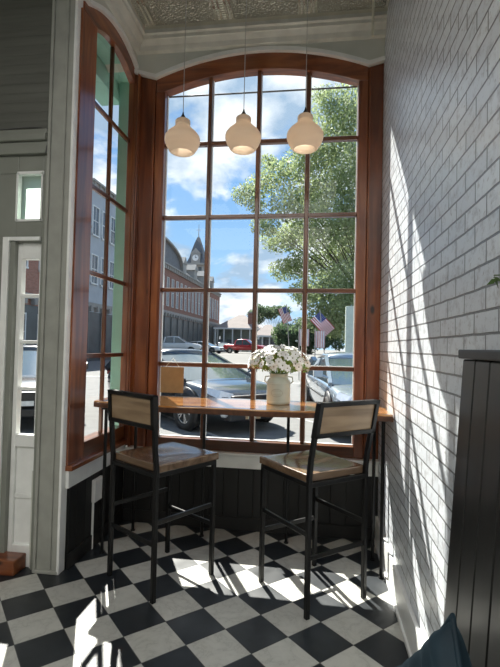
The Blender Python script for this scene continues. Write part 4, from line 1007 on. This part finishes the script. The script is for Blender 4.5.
for lb, (u0, u1), (v0, v1), y, sd_ in far:
    rr = random.Random(sd_); bl = []
    for k in range(34):
        u, v = rr.uniform(u0+6, u1-6), rr.uniform(v0+6, v1); bl.append((px(u, v, y+rr.uniform(-2, 2)), (u1-u0)/457*y*rr.uniform(0.07, 0.17)))
    bs = px((u0+u1)/2, 350, y); tree(lb, (bs[0], y, LZ), bl, 12000, 0.22, leaf_b, sd_, 0.3)
i = 0
far_labels = ['far green tree standing directly behind the pale green post', 'farthest green tree to the right, past the pale green post']
for x, lb in zip((10, 19), far_labels):
    rr = random.Random(int(x)+99); y = 90 if x > 0 else 110
    bl = [((x+rr.uniform(-3, 3), y+rr.uniform(-2, 2), rr.uniform(0.8, 7)), 1.9) for _ in range(16)]
    tree(lb, (x, y, LZ), bl, 6000, 0.26, leaf_b, int(x)+50, 0.3)

# ------------------------------------------------------------------ flags and pale post
fr_m = plain('flag_red', (0.50, 0.05, 0.06), 0.8); fw_m = plain('flag_white', (0.80, 0.78, 0.76), 0.8); fb_m = plain('flag_blue', (0.04, 0.06, 0.22), 0.8); pink_m = plain('faded_pink', (0.66, 0.36, 0.34), 0.8)
pole_m = plain('flag_pole', (0.45, 0.42, 0.38), 0.4, 0.4)
def flag(label, u, v, y, size, ang, limp=False, pole_to=None):
    """stars and stripes on a slanting pole; u,v: hoist top corner"""
    top = Vector(px(u, v, y)); r = empty('flag', top); tag(r, label, 'flag', 'flags across the street')
    wd, hg = size*1.7, size
    if limp: wd, hg = size*0.75, size*1.25
    NXf, NYf = 26, 26; q = MB(); vs = []
    a = math.radians(ang); ca_, sa_ = math.cos(a), math.sin(a)
    for j in range(NYf+1):
        for i in range(NXf+1):
            s, t_ = i/NXf*wd, j/NYf*hg
            dy_ = 0.06*math.sin(s*7+t_*2)*(0.3+s/wd)
            if limp: dy_ = 0.10*math.sin(s*16); 
            X, Z = s*ca_-t_*sa_, -s*sa_-t_*ca_
            vs.append((X, dy_, Z))
    fs = []; mi = []
    for j in range(NYf):
        for i in range(NXf):
            fs.append((j*(NXf+1)+i, j*(NXf+1)+i+1, (j+1)*(NXf+1)+i+1, (j+1)*(NXf+1)+i))
            k = int(j/NYf*13) if not limp else int(i/NXf*9)
            mi.append(2 if (not limp and i < NXf*0.4 and j < NYf*7/13) else (0 if k % 2 == 0 else 1))
    q.add(vs, fs, True); q.mi = mi
    o = q.build('cloth', [fr_m if not limp else pink_m, fw_m, fb_m], r)
    sm = o.modifiers.new('thickness', 'SOLIDIFY'); sm.thickness = 0.006
    if not limp:
        st = MB()
        for j in range(5):
            for i in range(6):
                s, t_ = (0.035+0.06*i)*wd, (0.05+0.105*j)*hg; X, Z = s*ca_-t_*sa_, -s*sa_-t_*ca_; dy_ = 0.06*math.sin(s*7+t_*2)*(0.3+s/wd)
                P = []
                for k in range(10):
                    rr = 0.022*size*(1 if k % 2 == 0 else 0.42); th = PI/2+2*PI*k/10; P.append((X+rr*math.cos(th), dy_-0.012, Z+rr*math.sin(th)))
                st.add(P, [tuple(range(10))])
        st.build('stars', fw_m, o)
    if pole_to:
        b_ = Vector(px(*pole_to, y)) if len(pole_to) == 2 else Vector(pole_to)
        d = (b_-top); MB().tube([tuple(-d.normalized()*0.1), tuple(d)], 0.022, 8).build('pole', pole_m, r)
    return r
flag('largest star-spangled flag, slanting above the silver blue car', 320, 311.5, 22, 0.62, 47, False, (327, 379))
flag('smaller star-spangled flag left of the big one, near the trees', 286.5, 306, 26, 0.52, 68, False, (291, 379))
flag('limp pink and white flag directly right of the third upright window bar', 299, 329, 21, 0.62, 0, True, (299, 381.5))
flag('limp pink and white flag hanging beneath the largest flag', 315, 331, 21.5, 0.62, 0, True, (315, 379))
pp = empty('pale_post', (1.05, 14.2, GZ)); tag(pp, 'pale green square post rising behind the silver blue car', 'post')
pgm = plain('pale_green_post', (0.52, 0.58, 0.50), 0.7, 0, 0.12, 4)
MB().box(-0.13, 0.13, -0.12, 0.12, 0.0, 2.78).build('shaft', pgm, pp, 0.01); MB().box(0.135, 0.175, -0.12, 0.12, 0, 2.76).build('dark_edge', trimblack, pp)
